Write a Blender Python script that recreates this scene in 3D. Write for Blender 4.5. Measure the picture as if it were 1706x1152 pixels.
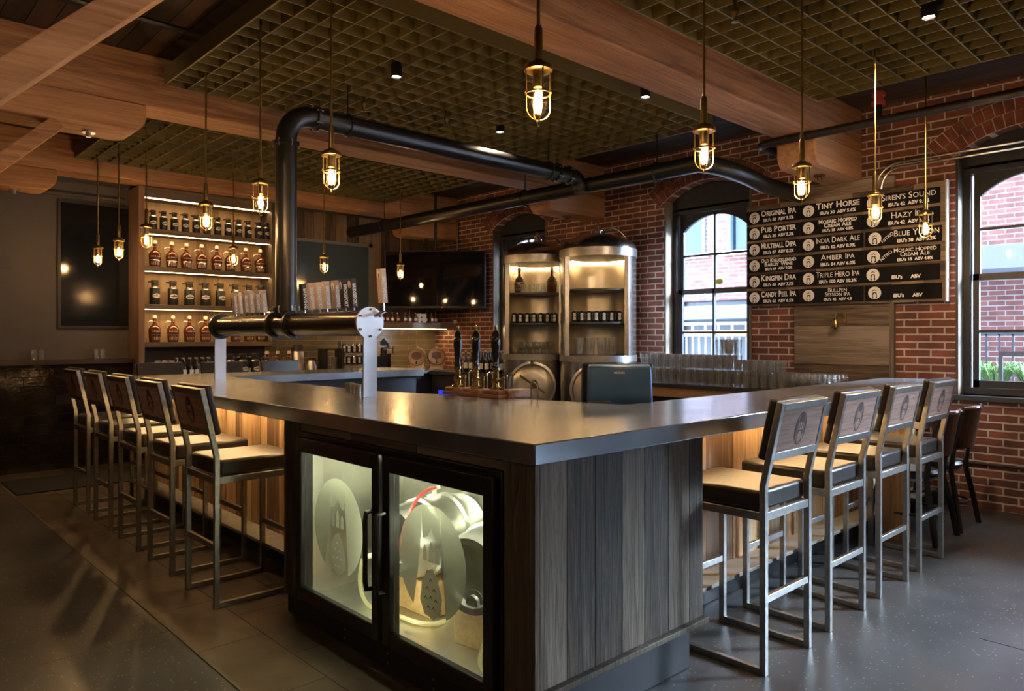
import bpy, bmesh, math, random
from mathutils import Vector, Matrix
random.seed(7)
for o in list(bpy.data.objects): bpy.data.objects.remove(o, do_unlink=True)
SC = bpy.context.scene
COL = SC.collection
PI = math.pi
R = math.radians

# ------------------------------------------------------------------ camera, world, exposure
cam = bpy.data.cameras.new('camera'); camo = bpy.data.objects.new('camera', cam); COL.objects.link(camo)
camo.location = (0, 0, 1.42); camo.rotation_euler = (R(90), 0, R(-43.2))
cam.sensor_width = 36; cam.lens = 36*1218/1706; cam.shift_y = -15/1706; cam.clip_start = 0.05
SC.camera = camo
SC.view_settings.view_transform = 'Standard'; SC.view_settings.look = 'None'
SC.view_settings.gamma = 1; SC.view_settings.exposure = 1.2
SC.view_settings.use_curve_mapping = False
W = bpy.data.worlds.new('world'); SC.world = W; W.use_nodes = True
bg = W.node_tree.nodes['Background']; bg.inputs[0].default_value = (0.60, 0.78, 1.0, 1); bg.inputs[1].default_value = 13.0

def area(name, loc, rot, sx, sy, energy, color, portal=False):
    l = bpy.data.lights.new(name, 'AREA'); l.shape = 'RECTANGLE'; l.size = sx; l.size_y = sy
    l.energy = energy; l.color = color
    if portal: l.cycles.is_portal = True
    o = bpy.data.objects.new(name, l); COL.objects.link(o); o.location = loc; o.rotation_euler = rot
    return o
WINC = [7.27, 4.335, 1.40, -1.535, -4.47]           # centres of the arched windows along the right wall
for i, yc in enumerate(WINC):
    area('daylight_portal', (7.34, yc, 1.95), (0, R(90), 0), 1.98, 1.06, 1, (1, 1, 1), portal=True)


sun = bpy.data.lights.new('daylight', 'SUN'); sun.energy = 36; sun.angle = R(26); sun.color = (.66, .82, 1)
suno = bpy.data.objects.new('daylight', sun); COL.objects.link(suno); suno.location = (12, -6, 9)
suno.rotation_euler = Vector((-.645, .645, -.41)).to_track_quat('-Z', 'Y').to_euler()

WARM = (1.0, 0.60, 0.27)
LED = (1.0, 0.62, 0.27)

# ------------------------------------------------------------------ materials
MATS = {}
def nt(name):
    m = bpy.data.materials.new(name); m.use_nodes = True
    n = m.node_tree.nodes; l = m.node_tree.links
    return m, n, l, n['Principled BSDF']
def plain(name, col, rough=.5, metal=0, noise=0, nscale=20, bump=0, spec=.5, coat=0):
    if name in MATS: return MATS[name]
    m, n, l, b = nt(name)
    b.inputs['Base Color'].default_value = (*col, 1); b.inputs['Roughness'].default_value = rough
    b.inputs['Metallic'].default_value = metal; b.inputs['Specular IOR Level'].default_value = spec
    b.inputs['Coat Weight'].default_value = coat
    if noise or bump:
        tc = n.new('ShaderNodeTexCoord'); ns = n.new('ShaderNodeTexNoise'); ns.inputs['Scale'].default_value = nscale
        ns.inputs['Detail'].default_value = 5
        l.new(tc.outputs['Object'], ns.inputs['Vector'])
        if noise:
            r = n.new('ShaderNodeValToRGB'); r.color_ramp.elements[0].position = .3; r.color_ramp.elements[1].position = .7
            r.color_ramp.elements[0].color = (*[c*(1-noise) for c in col], 1)
            r.color_ramp.elements[1].color = (*[min(1, c*(1+noise)) for c in col], 1)
            l.new(ns.outputs['Fac'], r.inputs[0]); l.new(r.outputs[0], b.inputs['Base Color'])
            mr = n.new('ShaderNodeMapRange'); mr.inputs[3].default_value = max(.02, rough*.8); mr.inputs[4].default_value = min(1, rough*1.25)
            l.new(ns.outputs['Fac'], mr.inputs[0])
            if metal < .3 and rough > .3: l.new(mr.outputs[0], b.inputs['Roughness'])
        if bump:
            bp = n.new('ShaderNodeBump'); bp.inputs['Strength'].default_value = bump; bp.inputs['Distance'].default_value = .01
            l.new(ns.outputs['Fac'], bp.inputs['Height']); l.new(bp.outputs[0], b.inputs['Normal'])
    MATS[name] = m; return m
def wood(name, stops, axis='z', rough=.65, bump=.5, scale=1.0, tintamt=.5, ring=1.0):
    """stops: list of colours dark->light; grain runs along axis; each board reads its own 'tint'"""
    if name in MATS: return MATS[name]
    m, n, l, b = nt(name)
    tc = n.new('ShaderNodeTexCoord'); mp = n.new('ShaderNodeMapping')
    s = [26*scale]*3; s['xyz'.index(axis)] = 1.3*scale; mp.inputs['Scale'].default_value = s
    at = n.new('ShaderNodeAttribute'); at.attribute_name = 'tint'
    mu = n.new('ShaderNodeMath'); mu.operation = 'MULTIPLY'; mu.inputs[1].default_value = 47.0
    l.new(at.outputs['Fac'], mu.inputs[0])
    ad = n.new('ShaderNodeVectorMath'); ad.operation = 'ADD'
    l.new(tc.outputs['Object'], ad.inputs[0]); l.new(mu.outputs[0], ad.inputs[1]); l.new(ad.outputs[0], mp.inputs['Vector'])
    n1 = n.new('ShaderNodeTexNoise'); n1.inputs['Scale'].default_value = 1.6; n1.inputs['Detail'].default_value = 8; n1.inputs['Roughness'].default_value = .68
    n1.inputs['Distortion'].default_value = .6*ring
    l.new(mp.outputs[0], n1.inputs['Vector'])
    mp2 = n.new('ShaderNodeMapping'); s2 = [5*scale]*3; s2['xyz'.index(axis)] = .8*scale; mp2.inputs['Scale'].default_value = s2
    l.new(ad.outputs[0], mp2.inputs['Vector'])
    n2 = n.new('ShaderNodeTexNoise'); n2.inputs['Scale'].default_value = 1.0; n2.inputs['Detail'].default_value = 3
    l.new(mp2.outputs[0], n2.inputs['Vector'])
    mix = n.new('ShaderNodeMath'); mix.operation = 'MULTIPLY_ADD'; mix.inputs[1].default_value = .62
    l.new(n1.outputs['Fac'], mix.inputs[0])
    m3 = n.new('ShaderNodeMath'); m3.operation = 'MULTIPLY'; m3.inputs[1].default_value = .38; l.new(n2.outputs['Fac'], m3.inputs[0])
    l.new(m3.outputs[0], mix.inputs[2])
    t2 = n.new('ShaderNodeMath'); t2.operation = 'MULTIPLY_ADD'; t2.inputs[1].default_value = tintamt*.45; 
    l.new(at.outputs['Fac'], t2.inputs[0]); 
    sb = n.new('ShaderNodeMath'); sb.operation = 'SUBTRACT'; sb.inputs[1].default_value = tintamt*.225; l.new(mix.outputs[0], sb.inputs[0])
    l.new(sb.outputs[0], t2.inputs[2])
    cr = n.new('ShaderNodeValToRGB'); e = cr.color_ramp.elements
    k = len(stops); e[0].position = .34; e[0].color = (*stops[0], 1); e[1].position = .66; e[1].color = (*stops[-1], 1)
    for i in range(1, k-1):
        q = e.new(.34+.32*i/(k-1)); q.color = (*stops[i], 1)
    l.new(t2.outputs[0], cr.inputs[0]); l.new(cr.outputs[0], b.inputs['Base Color'])
    b.inputs['Roughness'].default_value = rough
    bp = n.new('ShaderNodeBump'); bp.inputs['Strength'].default_value = bump; bp.inputs['Distance'].default_value = .006
    l.new(n1.outputs['Fac'], bp.inputs['Height']); l.new(bp.outputs[0], b.inputs['Normal'])
    MATS[name] = m; return m
def brick(name, plane, c1, c2, mortar, bw=.21, rh=.0645, ms=.011, off=.5, rough=.85, bump=.6, vary=.5, gloss=None):
    if name in MATS: return MATS[name]
    m, n, l, b = nt(name)
    tc = n.new('ShaderNodeTexCoord'); sp = n.new('ShaderNodeSeparateXYZ'); cb = n.new('ShaderNodeCombineXYZ')
    l.new(tc.outputs['Object'], sp.inputs[0])
    l.new(sp.outputs[plane[0]], cb.inputs[0]); l.new(sp.outputs[plane[1]], cb.inputs[1])
    ns = n.new('ShaderNodeTexNoise'); ns.inputs['Scale'].default_value = 14; ns.inputs['Detail'].default_value = 3
    l.new(cb.outputs[0], ns.inputs['Vector'])
    wv = n.new('ShaderNodeVectorMath'); wv.operation = 'MULTIPLY_ADD'; wv.inputs[1].default_value = (.006*vary*2, .006*vary*2, 0)
    l.new(ns.outputs['Color'], wv.inputs[0]); l.new(cb.outputs[0], wv.inputs[2])
    bt = n.new('ShaderNodeTexBrick'); bt.offset = off; bt.inputs['Scale'].default_value = 1
    bt.inputs['Color1'].default_value = (*c1, 1); bt.inputs['Color2'].default_value = (*c2, 1); bt.inputs['Mortar'].default_value = (*mortar, 1)
    bt.inputs['Mortar Size'].default_value = ms/2; bt.inputs['Mortar Smooth'].default_value = .25
    bt.inputs['Brick Width'].default_value = bw; bt.inputs['Row Height'].default_value = rh; bt.inputs['Bias'].default_value = 0
    l.new(wv.outputs[0], bt.inputs['Vector'])
    n2 = n.new('ShaderNodeTexNoise'); n2.inputs['Scale'].default_value = 5; n2.inputs['Detail'].default_value = 8; l.new(cb.outputs[0], n2.inputs['Vector'])
    mr = n.new('ShaderNodeMapRange'); mr.inputs[1].default_value = .3; mr.inputs[2].default_value = .7; mr.inputs[3].default_value = 1-vary*.7; mr.inputs[4].default_value = 1+vary*.5
    l.new(n2.outputs['Fac'], mr.inputs[0])
    mx = n.new('ShaderNodeMix'); mx.data_type = 'RGBA'; mx.blend_type = 'MULTIPLY'; mx.inputs[0].default_value = 1
    l.new(bt.outputs['Color'], mx.inputs[6]); l.new(mr.outputs[0], mx.inputs[7]); l.new(mx.outputs[2], b.inputs['Base Color'])
    b.inputs['Roughness'].default_value = rough
    if gloss is not None:
        g = n.new('ShaderNodeMapRange'); g.inputs[3].default_value = gloss; g.inputs[4].default_value = .9
        l.new(bt.outputs['Fac'], g.inputs[0]); l.new(g.outputs[0], b.inputs['Roughness'])
    hm = n.new('ShaderNodeMath'); hm.operation = 'MULTIPLY_ADD'; hm.inputs[1].default_value = -1.0
    l.new(bt.outputs['Fac'], hm.inputs[0])
    h2 = n.new('ShaderNodeMath'); h2.operation = 'MULTIPLY'; h2.inputs[1].default_value = .5*vary; l.new(ns.outputs['Fac'], h2.inputs[0]); l.new(h2.outputs[0], hm.inputs[2])
    bp = n.new('ShaderNodeBump'); bp.inputs['Strength'].default_value = bump; bp.inputs['Distance'].default_value = .008
    l.new(hm.outputs[0], bp.inputs['Height']); l.new(bp.outputs[0], b.inputs['Normal'])
    MATS[name] = m; return m
def emit(name, col, strength):
    if name in MATS: return MATS[name]
    m, n, l, b = nt(name)
    b.inputs['Base Color'].default_value = (*col, 1); b.inputs['Emission Color'].default_value = (*col, 1); b.inputs['Emission Strength'].default_value = strength
    MATS[name] = m; return m
def thinglass(name, tint=(1, 1, 1), rough=.02, ior=1.45, haze=0, hazecol=(.8, .85, .9)):
    """thin walled glass: clear body with Fresnel reflections"""
    if name in MATS: return MATS[name]
    m = bpy.data.materials.new(name); m.use_nodes = True; n = m.node_tree.nodes; l = m.node_tree.links; n.clear()
    out = n.new('ShaderNodeOutputMaterial'); tr = n.new('ShaderNodeBsdfTransparent'); tr.inputs[0].default_value = (*tint, 1)
    gl = n.new('ShaderNodeBsdfGlossy'); gl.inputs['Roughness'].default_value = rough
    lw = n.new('ShaderNodeLayerWeight'); lw.inputs[0].default_value = .5
    pw = n.new('ShaderNodeMath'); pw.operation = 'POWER'; pw.inputs[1].default_value = 3.5; l.new(lw.outputs['Facing'], pw.inputs[0])
    fr = n.new('ShaderNodeMath'); fr.operation = 'MULTIPLY_ADD'; fr.inputs[1].default_value = .75; fr.inputs[2].default_value = ((ior-1)/(ior+1))**2*1.4; l.new(pw.outputs[0], fr.inputs[0])
    mx = n.new('ShaderNodeMixShader'); l.new(fr.outputs[0], mx.inputs[0]); l.new(tr.outputs[0], mx.inputs[1]); l.new(gl.outputs[0], mx.inputs[2])
    last = mx
    if haze:
        df = n.new('ShaderNodeBsdfDiffuse'); df.inputs[0].default_value = (*hazecol, 1)
        tl = n.new('ShaderNodeBsdfTranslucent'); tl.inputs[0].default_value = (*hazecol, 1)
        a = n.new('ShaderNodeMixShader'); a.inputs[0].default_value = .5; l.new(df.outputs[0], a.inputs[1]); l.new(tl.outputs[0], a.inputs[2])
        m2 = n.new('ShaderNodeMixShader'); m2.inputs[0].default_value = haze; l.new(mx.outputs[0], m2.inputs[1]); l.new(a.outputs[0], m2.inputs[2]); last = m2
    l.new(last.outputs[0], out.inputs[0]); MATS[name] = m; return m
def zinc():
    m, n, l, b = nt('zinc_counter')
    tc = n.new('ShaderNodeTexCoord'); ns = n.new('ShaderNodeTexNoise'); ns.inputs['Scale'].default_value = 3; ns.inputs['Detail'].default_value = 3
    l.new(tc.outputs['Object'], ns.inputs['Vector'])
    r = n.new('ShaderNodeValToRGB'); r.color_ramp.elements[0].position = .32; r.color_ramp.elements[0].color = (.27, .29, .32, 1)
    r.color_ramp.elements[1].position = .7; r.color_ramp.elements[1].color = (.46, .49, .53, 1)
    l.new(ns.outputs['Fac'], r.inputs[0]); l.new(r.outputs[0], b.inputs['Base Color'])
    mr = n.new('ShaderNodeMapRange'); mr.inputs[1].default_value = .3; mr.inputs[2].default_value = .7; mr.inputs[3].default_value = .23; mr.inputs[4].default_value = .29
    n2 = n.new('ShaderNodeTexNoise'); n2.inputs['Scale'].default_value = 4; n2.inputs['Detail'].default_value = 2; l.new(tc.outputs['Object'], n2.inputs['Vector'])
    l.new(n2.outputs['Fac'], mr.inputs[0]); b.inputs['Roughness'].default_value = .22
    b.inputs['Metallic'].default_value = .85
    return m
def terrazzo():
    m, n, l, b = nt('polished_concrete')
    tc = n.new('ShaderNodeTexCoord')
    ns = n.new('ShaderNodeTexNoise'); ns.inputs['Scale'].default_value = 1.6; ns.inputs['Detail'].default_value = 9; l.new(tc.outputs['Object'], ns.inputs['Vector'])
    r = n.new('ShaderNodeValToRGB'); r.color_ramp.elements[0].position = .35; r.color_ramp.elements[0].color = (.045, .043, .041, 1)
    r.color_ramp.elements[1].position = .68; r.color_ramp.elements[1].color = (.088, .086, .083, 1); l.new(ns.outputs['Fac'], r.inputs[0])
    vo = n.new('ShaderNodeTexVoronoi'); vo.inputs['Scale'].default_value = 75; l.new(tc.outputs['Object'], vo.inputs['Vector'])
    sep = n.new('ShaderNodeSeparateColor'); l.new(vo.outputs['Color'], sep.inputs[0])
    th = n.new('ShaderNodeMath'); th.operation = 'GREATER_THAN'; th.inputs[1].default_value = .88; l.new(sep.outputs[0], th.inputs[0])
    ds = n.new('ShaderNodeMath'); ds.operation = 'LESS_THAN'; ds.inputs[1].default_value = .30; l.new(vo.outputs['Distance'], ds.inputs[0])
    mu = n.new('ShaderNodeMath'); mu.operation = 'MULTIPLY'; l.new(th.outputs[0], mu.inputs[0]); l.new(ds.outputs[0], mu.inputs[1])
    mx = n.new('ShaderNodeMix'); mx.data_type = 'RGBA'; l.new(mu.outputs[0], mx.inputs[0]); l.new(r.outputs[0], mx.inputs[6]); mx.inputs[7].default_value = (.30, .27, .23, 1)
    l.new(mx.outputs[2], b.inputs['Base Color'])
    n2 = n.new('ShaderNodeTexNoise'); n2.inputs['Scale'].default_value = 3.5; n2.inputs['Detail'].default_value = 6; l.new(tc.outputs['Object'], n2.inputs['Vector'])
    mr = n.new('ShaderNodeMapRange'); mr.inputs[3].default_value = .24; mr.inputs[4].default_value = .42; l.new(n2.outputs['Fac'], mr.inputs[0]); l.new(mr.outputs[0], b.inputs['Roughness'])
    return m

GREYWOOD = [(.016, .010, .006), (.062, .044, .028), (.13, .098, .066), (.235, .19, .135)]
TANWOOD = [(.09, .045, .018), (.25, .14, .055), (.38, .23, .10), (.48, .33, .17)]
m_timber = wood('timber_fir', [(.17, .075, .032), (.36, .18, .085), (.50, .28, .15)], 'x', .75, .7, .8, .3)
m_timber_dk = m_timber
m_deck = wood('deck_boards', [(.016, .007, .004), (.034, .015, .008), (.065, .03, .014)], 'y', .8, .3, .8, .8)
m_barn_v = wood('barnwood_vertical', GREYWOOD, 'z', .58, 1.0, .7, .5, 4)
m_barn_y = wood('barnwood_cross', [(.03, .02, .014), (.12, .085, .06), (.2, .15, .11), (.30, .24, .19)], 'y', .75, .6, 1.0, .8)
m_slat = wood('menu_slat_wood', [(.05, .035, .022), (.15, .11, .075), (.26, .2, .145)], 'y', .75, .5, 1.2, .8)
m_die = wood('die_wall_wood', TANWOOD, 'z', .7, .6, 1.0, .8)
m_backwood = wood('back_wall_wood', [(.04, .024, .015), (.10, .063, .04), (.17, .11, .07), (.22, .17, .125)], 'z', .75, .6, .9, .9)
m_shelfback = wood('shelf_back_wood', [(.22, .14, .07), (.36, .25, .14), (.46, .34, .2)], 'z', .7, .3, .9, .7)
m_shelf = wood('shelf_wood', [(.05, .035, .025), (.13, .095, .07), (.20, .15, .11)], 'x', .7, .4, 1, .4)
m_stoolwood = wood('stool_wood', [(.16, .08, .055), (.33, .19, .14), (.46, .30, .23)], 'x', .5, .4, 1.3, .6)
m_tan = wood('block_wood', [(.30, .17, .06), (.46, .29, .12), (.56, .38, .18)], 'y', .6, .2, 1, .5)
m_cask_wood = wood('barrel_wood', [(.16, .07, .03), (.30, .15, .07), (.40, .22, .11)], 'y', .5, .3, 1.5, .6)
m_zinc = zinc()
m_floor = terrazzo()
m_steel = plain('brushed_steel', (.46, .46, .47), .30, 1, .12, 30)
m_stoolsteel = plain('stool_steel', (.40, .395, .37), .36, 1, .15, 40)
m_tank = plain('tank_steel', (.55, .54, .52), .22, 1, .08, 9)
m_tankin = plain('tank_inner_steel', (.62, .58, .50), .32, .95, .08, 9)
m_plate = plain('satin_plate', (.60, .61, .64), .34, .9, .1, 9)
m_liner = plain('cooler_liner', (.60, .60, .55), .30, 1, .15, 5)
m_keg = plain('keg_steel', (.52, .52, .50), .33, 1, .15, 14, .15)
m_black = plain('black_paint', (.010, .010, .011), .28, 0, 0, 20, 0, .5)
m_blackpipe = plain('black_pipe', (.010, .010, .011), .34, .0, 0, 20, 0, .55)
m_bronzepipe = plain('dark_tower_pipe', (.024, .018, .015), .25, .55, 0, 20)
m_blackmatte = plain('black_matte', (.012, .012, .014), .6)
m_leather = plain('black_leather', (.020, .015, .012), .36, 0, .2, 60, .1, .5)
m_seatleather = m_leather
m_brass = plain('aged_brass', (.34, .24, .09), .30, 1, .25, 40)
m_brassdk = plain('dark_brass', (.17, .12, .05), .36, 1, .25, 40)
m_goldbrass = plain('polished_brass', (.60, .42, .17), .18, 1, .1, 40)
m_chrome = plain('chrome', (.75, .76, .78), .12, 1)
m_olive = plain('olive_paint', (.125, .10, .034), .55, 0, .12, 4)
m_frame = plain('window_paint', (.022, .026, .032), .4, 0, .2, 12)
m_reveal = plain('arch_panel_paint', (.03, .034, .04), .5)
m_plaster = plain('grey_plaster', (.085, .076, .076), .8, 0, .08, 3)
m_white = plain('white_paint', (.80, .80, .80), .6)
m_chalk = plain('chalk_white', (.88, .88, .88), .8)
m_panel = plain('menu_black', (.006, .006, .007), .8, 0, 0, 1, 0, .2)
m_darkpanel = plain('speckled_black_panel', (.018, .022, .034), .35, 0, .6, 160)
m_screen = plain('screen_glass', (.004, .004, .005), .035)
m_bluepane = plain('blue_grey_pane', (.055, .085, .115), .12, 0, .15, 1)
m_darkpane = plain('dark_pane', (.006, .008, .013), .10)
m_red = plain('red_rubber', (.55, .02, .02), .35)
m_redpaint = plain('red_valve_paint', (.40, .06, .03), .5)
m_hose = thinglass('clear_hose', (.93, .90, .72), .1, 1.45, .45, (.85, .82, .6))
m_whiteplastic = plain('white_plastic', (.75, .74, .68), .4)
m_amber = plain('amber_glass', (.085, .022, .006), .06, 0, 0, 1, 0, .8)
m_amber.node_tree.nodes['Principled BSDF'].inputs['Transmission Weight'].default_value = .0
m_darkbottle = plain('dark_bottle_glass', (.012, .012, .012), .08, 0, 0, 1, 0, .8)
m_bluebottle = plain('blue_black_flask', (.010, .012, .018), .38)
m_cream = plain('cream_cap', (.62, .56, .46), .5)
m_label = plain('grey_label', (.66, .66, .64), .6)
m_glass = thinglass('drinking_glass', (.95, .97, .98), .03, 2.1, .07, (1, 1, 1))
m_pane = thinglass('window_glass', (.96, .98, 1), .0, 1.35)
m_doorglass = thinglass('cooler_door_glass', (.97, 1, .96), .0, 1.4)
m_etch = thinglass('etched_glass', (.8, .8, .72), .3, 1.3, .90, (.34, .35, .28))
m_cage_glass = thinglass('lamp_glass', (1, .95, .85), .02, 1.45)
m_navy = plain('navy_plastic', (.04, .10, .20), .35, .3, .1, 10)
m_navydk = plain('dark_plastic', (.014, .016, .022), .4)
m_brickr = brick('red_brick', (1, 2), (.235, .078, .047), (.12, .044, .032), (.50, .44, .38), .213, .0655, .015, .5, .85, .9, .55)
m_brickback = brick('red_brick_back', (0, 2), (.235, .078, .047), (.12, .044, .032), (.50, .44, .38), .213, .0655, .015, .5, .85, .9, .55)
m_brick_one = plain('arch_brick', (.18, .055, .035), .85, 0, .45, 9, .4)
m_mortar = plain('mortar', (.50, .44, .38), .9)
m_brickout = brick('street_brick', (1, 2), (.30, .13, .11), (.20, .085, .075), (.42, .41, .42), .22, .075, .014, .5, .9, .2, .3)
m_subway = brick('taupe_wall_tile', (0, 2), (.13, .11, .075), (.17, .145, .10), (.27, .24, .18), .30, .076, .006, .5, .3, .3, .2, .22)
m_blacktile = brick('black_glazed_tile', (0, 2), (.012, .009, .008), (.02, .014, .012), (.004, .004, .004), .30, .10, .006, .5, .2, .6, .9, .10)
m_floortile = brick('brown_floor_tile', (1, 0), (.062, .045, .028), (.108, .080, .052), (.040, .030, .020), .61, .305, .006, .5, .5, .15, .6, .42)
m_curb = plain('sealed_concrete_ledge', (.20, .18, .15), .6, 0, .2, 6)
m_strip = emit('led_strip', LED, 8.0)
m_strip_under = emit('led_strip_under_counter', LED, 26)
m_fluor = emit('cooler_tube', (1.0, .98, .74), 30)
m_filament = emit('filament', (1.0, .62, .26), 55)
m_bulbglow = emit('spot_lens', (1.0, .78, .55), 40)

# ------------------------------------------------------------------ mesh builder
class MB:
    def __init__(s): s.v = []; s.f = []; s.t = []; s.m = []; s.mi = 0
    def add(s, vs, fs, t=None):
        o = len(s.v); s.v += [tuple(p) for p in vs]; s.f += [tuple(i+o for i in f) for f in fs]
        s.t += [random.random() if t is None else t]*len(vs); s.m += [s.mi]*len(fs); return s
    def box(s, x0, x1, y0, y1, z0, z1, t=None):
        vs = [(x0, y0, z0), (x1, y0, z0), (x1, y1, z0), (x0, y1, z0), (x0, y0, z1), (x1, y0, z1), (x1, y1, z1), (x0, y1, z1)]
        return s.add(vs, [(3, 2, 1, 0), (4, 5, 6, 7), (0, 1, 5, 4), (1, 2, 6, 5), (2, 3, 7, 6), (3, 0, 4, 7)], t)
    def bar(s, p0, p1, w, h, up=(0, 0, 1), t=None):
        p0 = Vector(p0); p1 = Vector(p1); d = (p1-p0).normalized(); up = Vector(up)
        sx = d.cross(up)
        if sx.length < 1e-4: sx = d.cross(Vector((0, 1, 0)))
        sx.normalize(); uy = sx.cross(d).normalized(); a = sx*w/2; b = uy*h/2
        vs = [p0-a-b, p0+a-b, p0+a+b, p0-a+b, p1-a-b, p1+a-b, p1+a+b, p1-a+b]
        return s.add(vs, [(0, 1, 2, 3), (7, 6, 5, 4), (4, 5, 1, 0), (5, 6, 2, 1), (6, 7, 3, 2), (7, 4, 0, 3)], t)
    def prism(s, pts, axis, a, b, t=None):
        n = len(pts)
        def P(p, c):
            return {'x': (c, p[0], p[1]), 'y': (p[0], c, p[1]), 'z': (p[0], p[1], c)}[axis]
        vs = [P(p, a) for p in pts]+[P(p, b) for p in pts]
        fs = [tuple(range(n))[::-1], tuple(range(n, 2*n))]+[(i, (i+1) % n, (i+1) % n+n, i+n) for i in range(n)]
        return s.add(vs, fs, t)
    def cyl(s, p0, p1, r0, r1=None, n=16, t=None, caps=True):
        r1 = r0 if r1 is None else r1
        p0 = Vector(p0); p1 = Vector(p1); d = (p1-p0).normalized()
        a = d.cross(Vector((0, 0, 1)))
        if a.length < 1e-3: a = Vector((1, 0, 0))
        a.normalize(); b = d.cross(a)
        vs = []
        for p, r in ((p0, r0), (p1, r1)):
            for i in range(n):
                w = 2*PI*i/n; vs.append(p+a*r*math.cos(w)+b*r*math.sin(w))
        fs = [(i, (i+1) % n, (i+1) % n+n, i+n) for i in range(n)]
        if caps: fs += [tuple(range(n))[::-1], tuple(range(n, 2*n))]
        return s.add(vs, fs, t)
    def tube(s, pts, r, n=8, closed=False, t=None):
        pts = [Vector(p) for p in pts]; m = len(pts); rings = []
        prev = None; vs = []
        for i, p in enumerate(pts):
            if closed: d = pts[(i+1) % m]-pts[i-1]
            else: d = pts[min(i+1, m-1)]-pts[max(i-1, 0)]
            d.normalize()
            if prev is None:
                a = d.cross(Vector((0, 0, 1)))
                if a.length < .1: a = d.cross(Vector((1, 0, 0)))
            else: a = prev-d*prev.dot(d)
            a.normalize(); prev = a; b = d.cross(a)
            rr = r[i] if isinstance(r, (list, tuple)) else r
            for k in range(n):
                w = 2*PI*k/n; vs.append(p+a*rr*math.cos(w)+b*rr*math.sin(w))
        fs = []
        for i in range(m if closed else m-1):
            j = (i+1) % m
            for k in range(n):
                fs.append((i*n+k, i*n+(k+1) % n, j*n+(k+1) % n, j*n+k))
        if not closed: fs += [tuple(range(n))[::-1], tuple(range((m-1)*n, m*n))]
        return s.add(vs, fs, t)
    def lathe(s, prof, c=(0, 0, 0), n=20, t=None, axis='z'):
        vs = []; c = Vector(c)
        for r, z in prof:
            for i in range(n):
                w = 2*PI*i/n
                q = {'z': (r*math.cos(w), r*math.sin(w), z), 'y': (r*math.cos(w), z, r*math.sin(w)), 'x': (z, r*math.cos(w), r*math.sin(w))}[axis]
                vs.append(c+Vector(q))
        fs = []
        for j in range(len(prof)-1):
            for i in range(n):
                fs.append((j*n+i, j*n+(i+1) % n, (j+1)*n+(i+1) % n, (j+1)*n+i))
        return s.add(vs, fs, t)
    def wrap(s, c, r, hh, amax, kind='hex', n=10, a0=-PI/2):
        """a label wrapped on an upright cylinder, centre height c[2], facing angle a0"""
        vs = []; fs = []
        for i in range(n+1):
            u = -1+2*i/n; a = a0+u*amax
            h = hh*(1 if kind == 'rect' else (math.sqrt(max(0, 1-u*u)) if kind == 'oval' else (1-.55*abs(u) if abs(u) < 1 else .45)))
            x = c[0]+r*math.cos(a); y = c[1]+r*math.sin(a)
            vs += [(x, y, c[2]-h), (x, y, c[2]+h)]
        for i in range(n): fs.append((2*i, 2*i+2, 2*i+3, 2*i+1))
        return s.add(vs, fs)
    def xf(s, M, start=0):
        for i in range(start, len(s.v)): s.v[i] = tuple(M @ Vector(s.v[i]))
        return s
    def mesh(s, name, mats, ang=35):
        me = bpy.data.meshes.new(name); me.from_pydata(s.v, [], s.f)
        a = me.attributes.new('tint', 'FLOAT', 'POINT'); a.data.foreach_set('value', s.t)
        if not isinstance(mats, (list, tuple)): mats = [mats]
        for m in mats: me.materials.append(m)
        if len(mats) > 1: me.polygons.foreach_set('material_index', s.m)
        bm = bmesh.new(); bm.from_mesh(me); bmesh.ops.recalc_face_normals(bm, faces=bm.faces); bm.to_mesh(me); bm.free()
        me.polygons.foreach_set('use_smooth', [True]*len(me.polygons)); me.set_sharp_from_angle(angle=R(ang)); me.update()
        return me
    def build(s, name, mats, parent=None, bevel=0, seg=2, ang=35):
        o = bpy.data.objects.new(name, s.mesh(name, mats, ang)); COL.objects.link(o)
        if parent: o.parent = parent
        if bevel:
            b = o.modifiers.new('bevel', 'BEVEL'); b.width = bevel; b.segments = seg; b.limit_method = 'ANGLE'; b.angle_limit = R(50); b.harden_normals = False
        return o
def thing(name, label, cat, loc=(0, 0, 0), rz=0, group=None):
    o = bpy.data.objects.new(name, None); COL.objects.link(o); o.location = loc; o.rotation_euler = (0, 0, rz)
    o.empty_display_size = .05; o['label'] = label; o['category'] = cat
    if group: o['group'] = group
    return o
def tag(o, label, cat, group=None):
    o['label'] = label; o['category'] = cat
    if group: o['group'] = group
    return o
def struct(o): o['kind'] = 'structure'; return o
def dup(root, loc, rz=None, label=None, group=None):
    def cp(o, par):
        c = o.copy(); COL.objects.link(c)
        if par: c.parent = par
        for ch in o.children: cp(ch, c)
        return c
    r = cp(root, None); r.location = loc
    if rz is not None: r.rotation_euler = (0, 0, rz)
    if label: r['label'] = label
    if group: r['group'] = group
    return r
def textmesh(mb, body, size, M, offset=0.0, align='CENTER', maxw=None, shear=0, depth=.0):
    c = bpy.data.curves.new('t', 'FONT'); c.body = body; c.size = size; c.offset = offset; c.align_x = align; c.shear = shear
    c.resolution_u = 3; c.fill_mode = 'BOTH' if depth else 'FRONT'; c.extrude = depth
    o = bpy.data.objects.new('t', c); me = bpy.data.meshes.new_from_object(o)
    vs = [v.co.copy() for v in me.vertices]; fs = [tuple(p.vertices) for p in me.polygons]
    if vs:
        x0 = min(v.x for v in vs); x1 = max(v.x for v in vs)
        k = 1 if not maxw or x1-x0 <= maxw else maxw/(x1-x0)
        st = len(mb.v); mb.add([(v.x*k, v.y, v.z) for v in vs], fs); mb.xf(M, st)
    bpy.data.objects.remove(o); bpy.data.curves.remove(c); bpy.data.meshes.remove(me)

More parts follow.
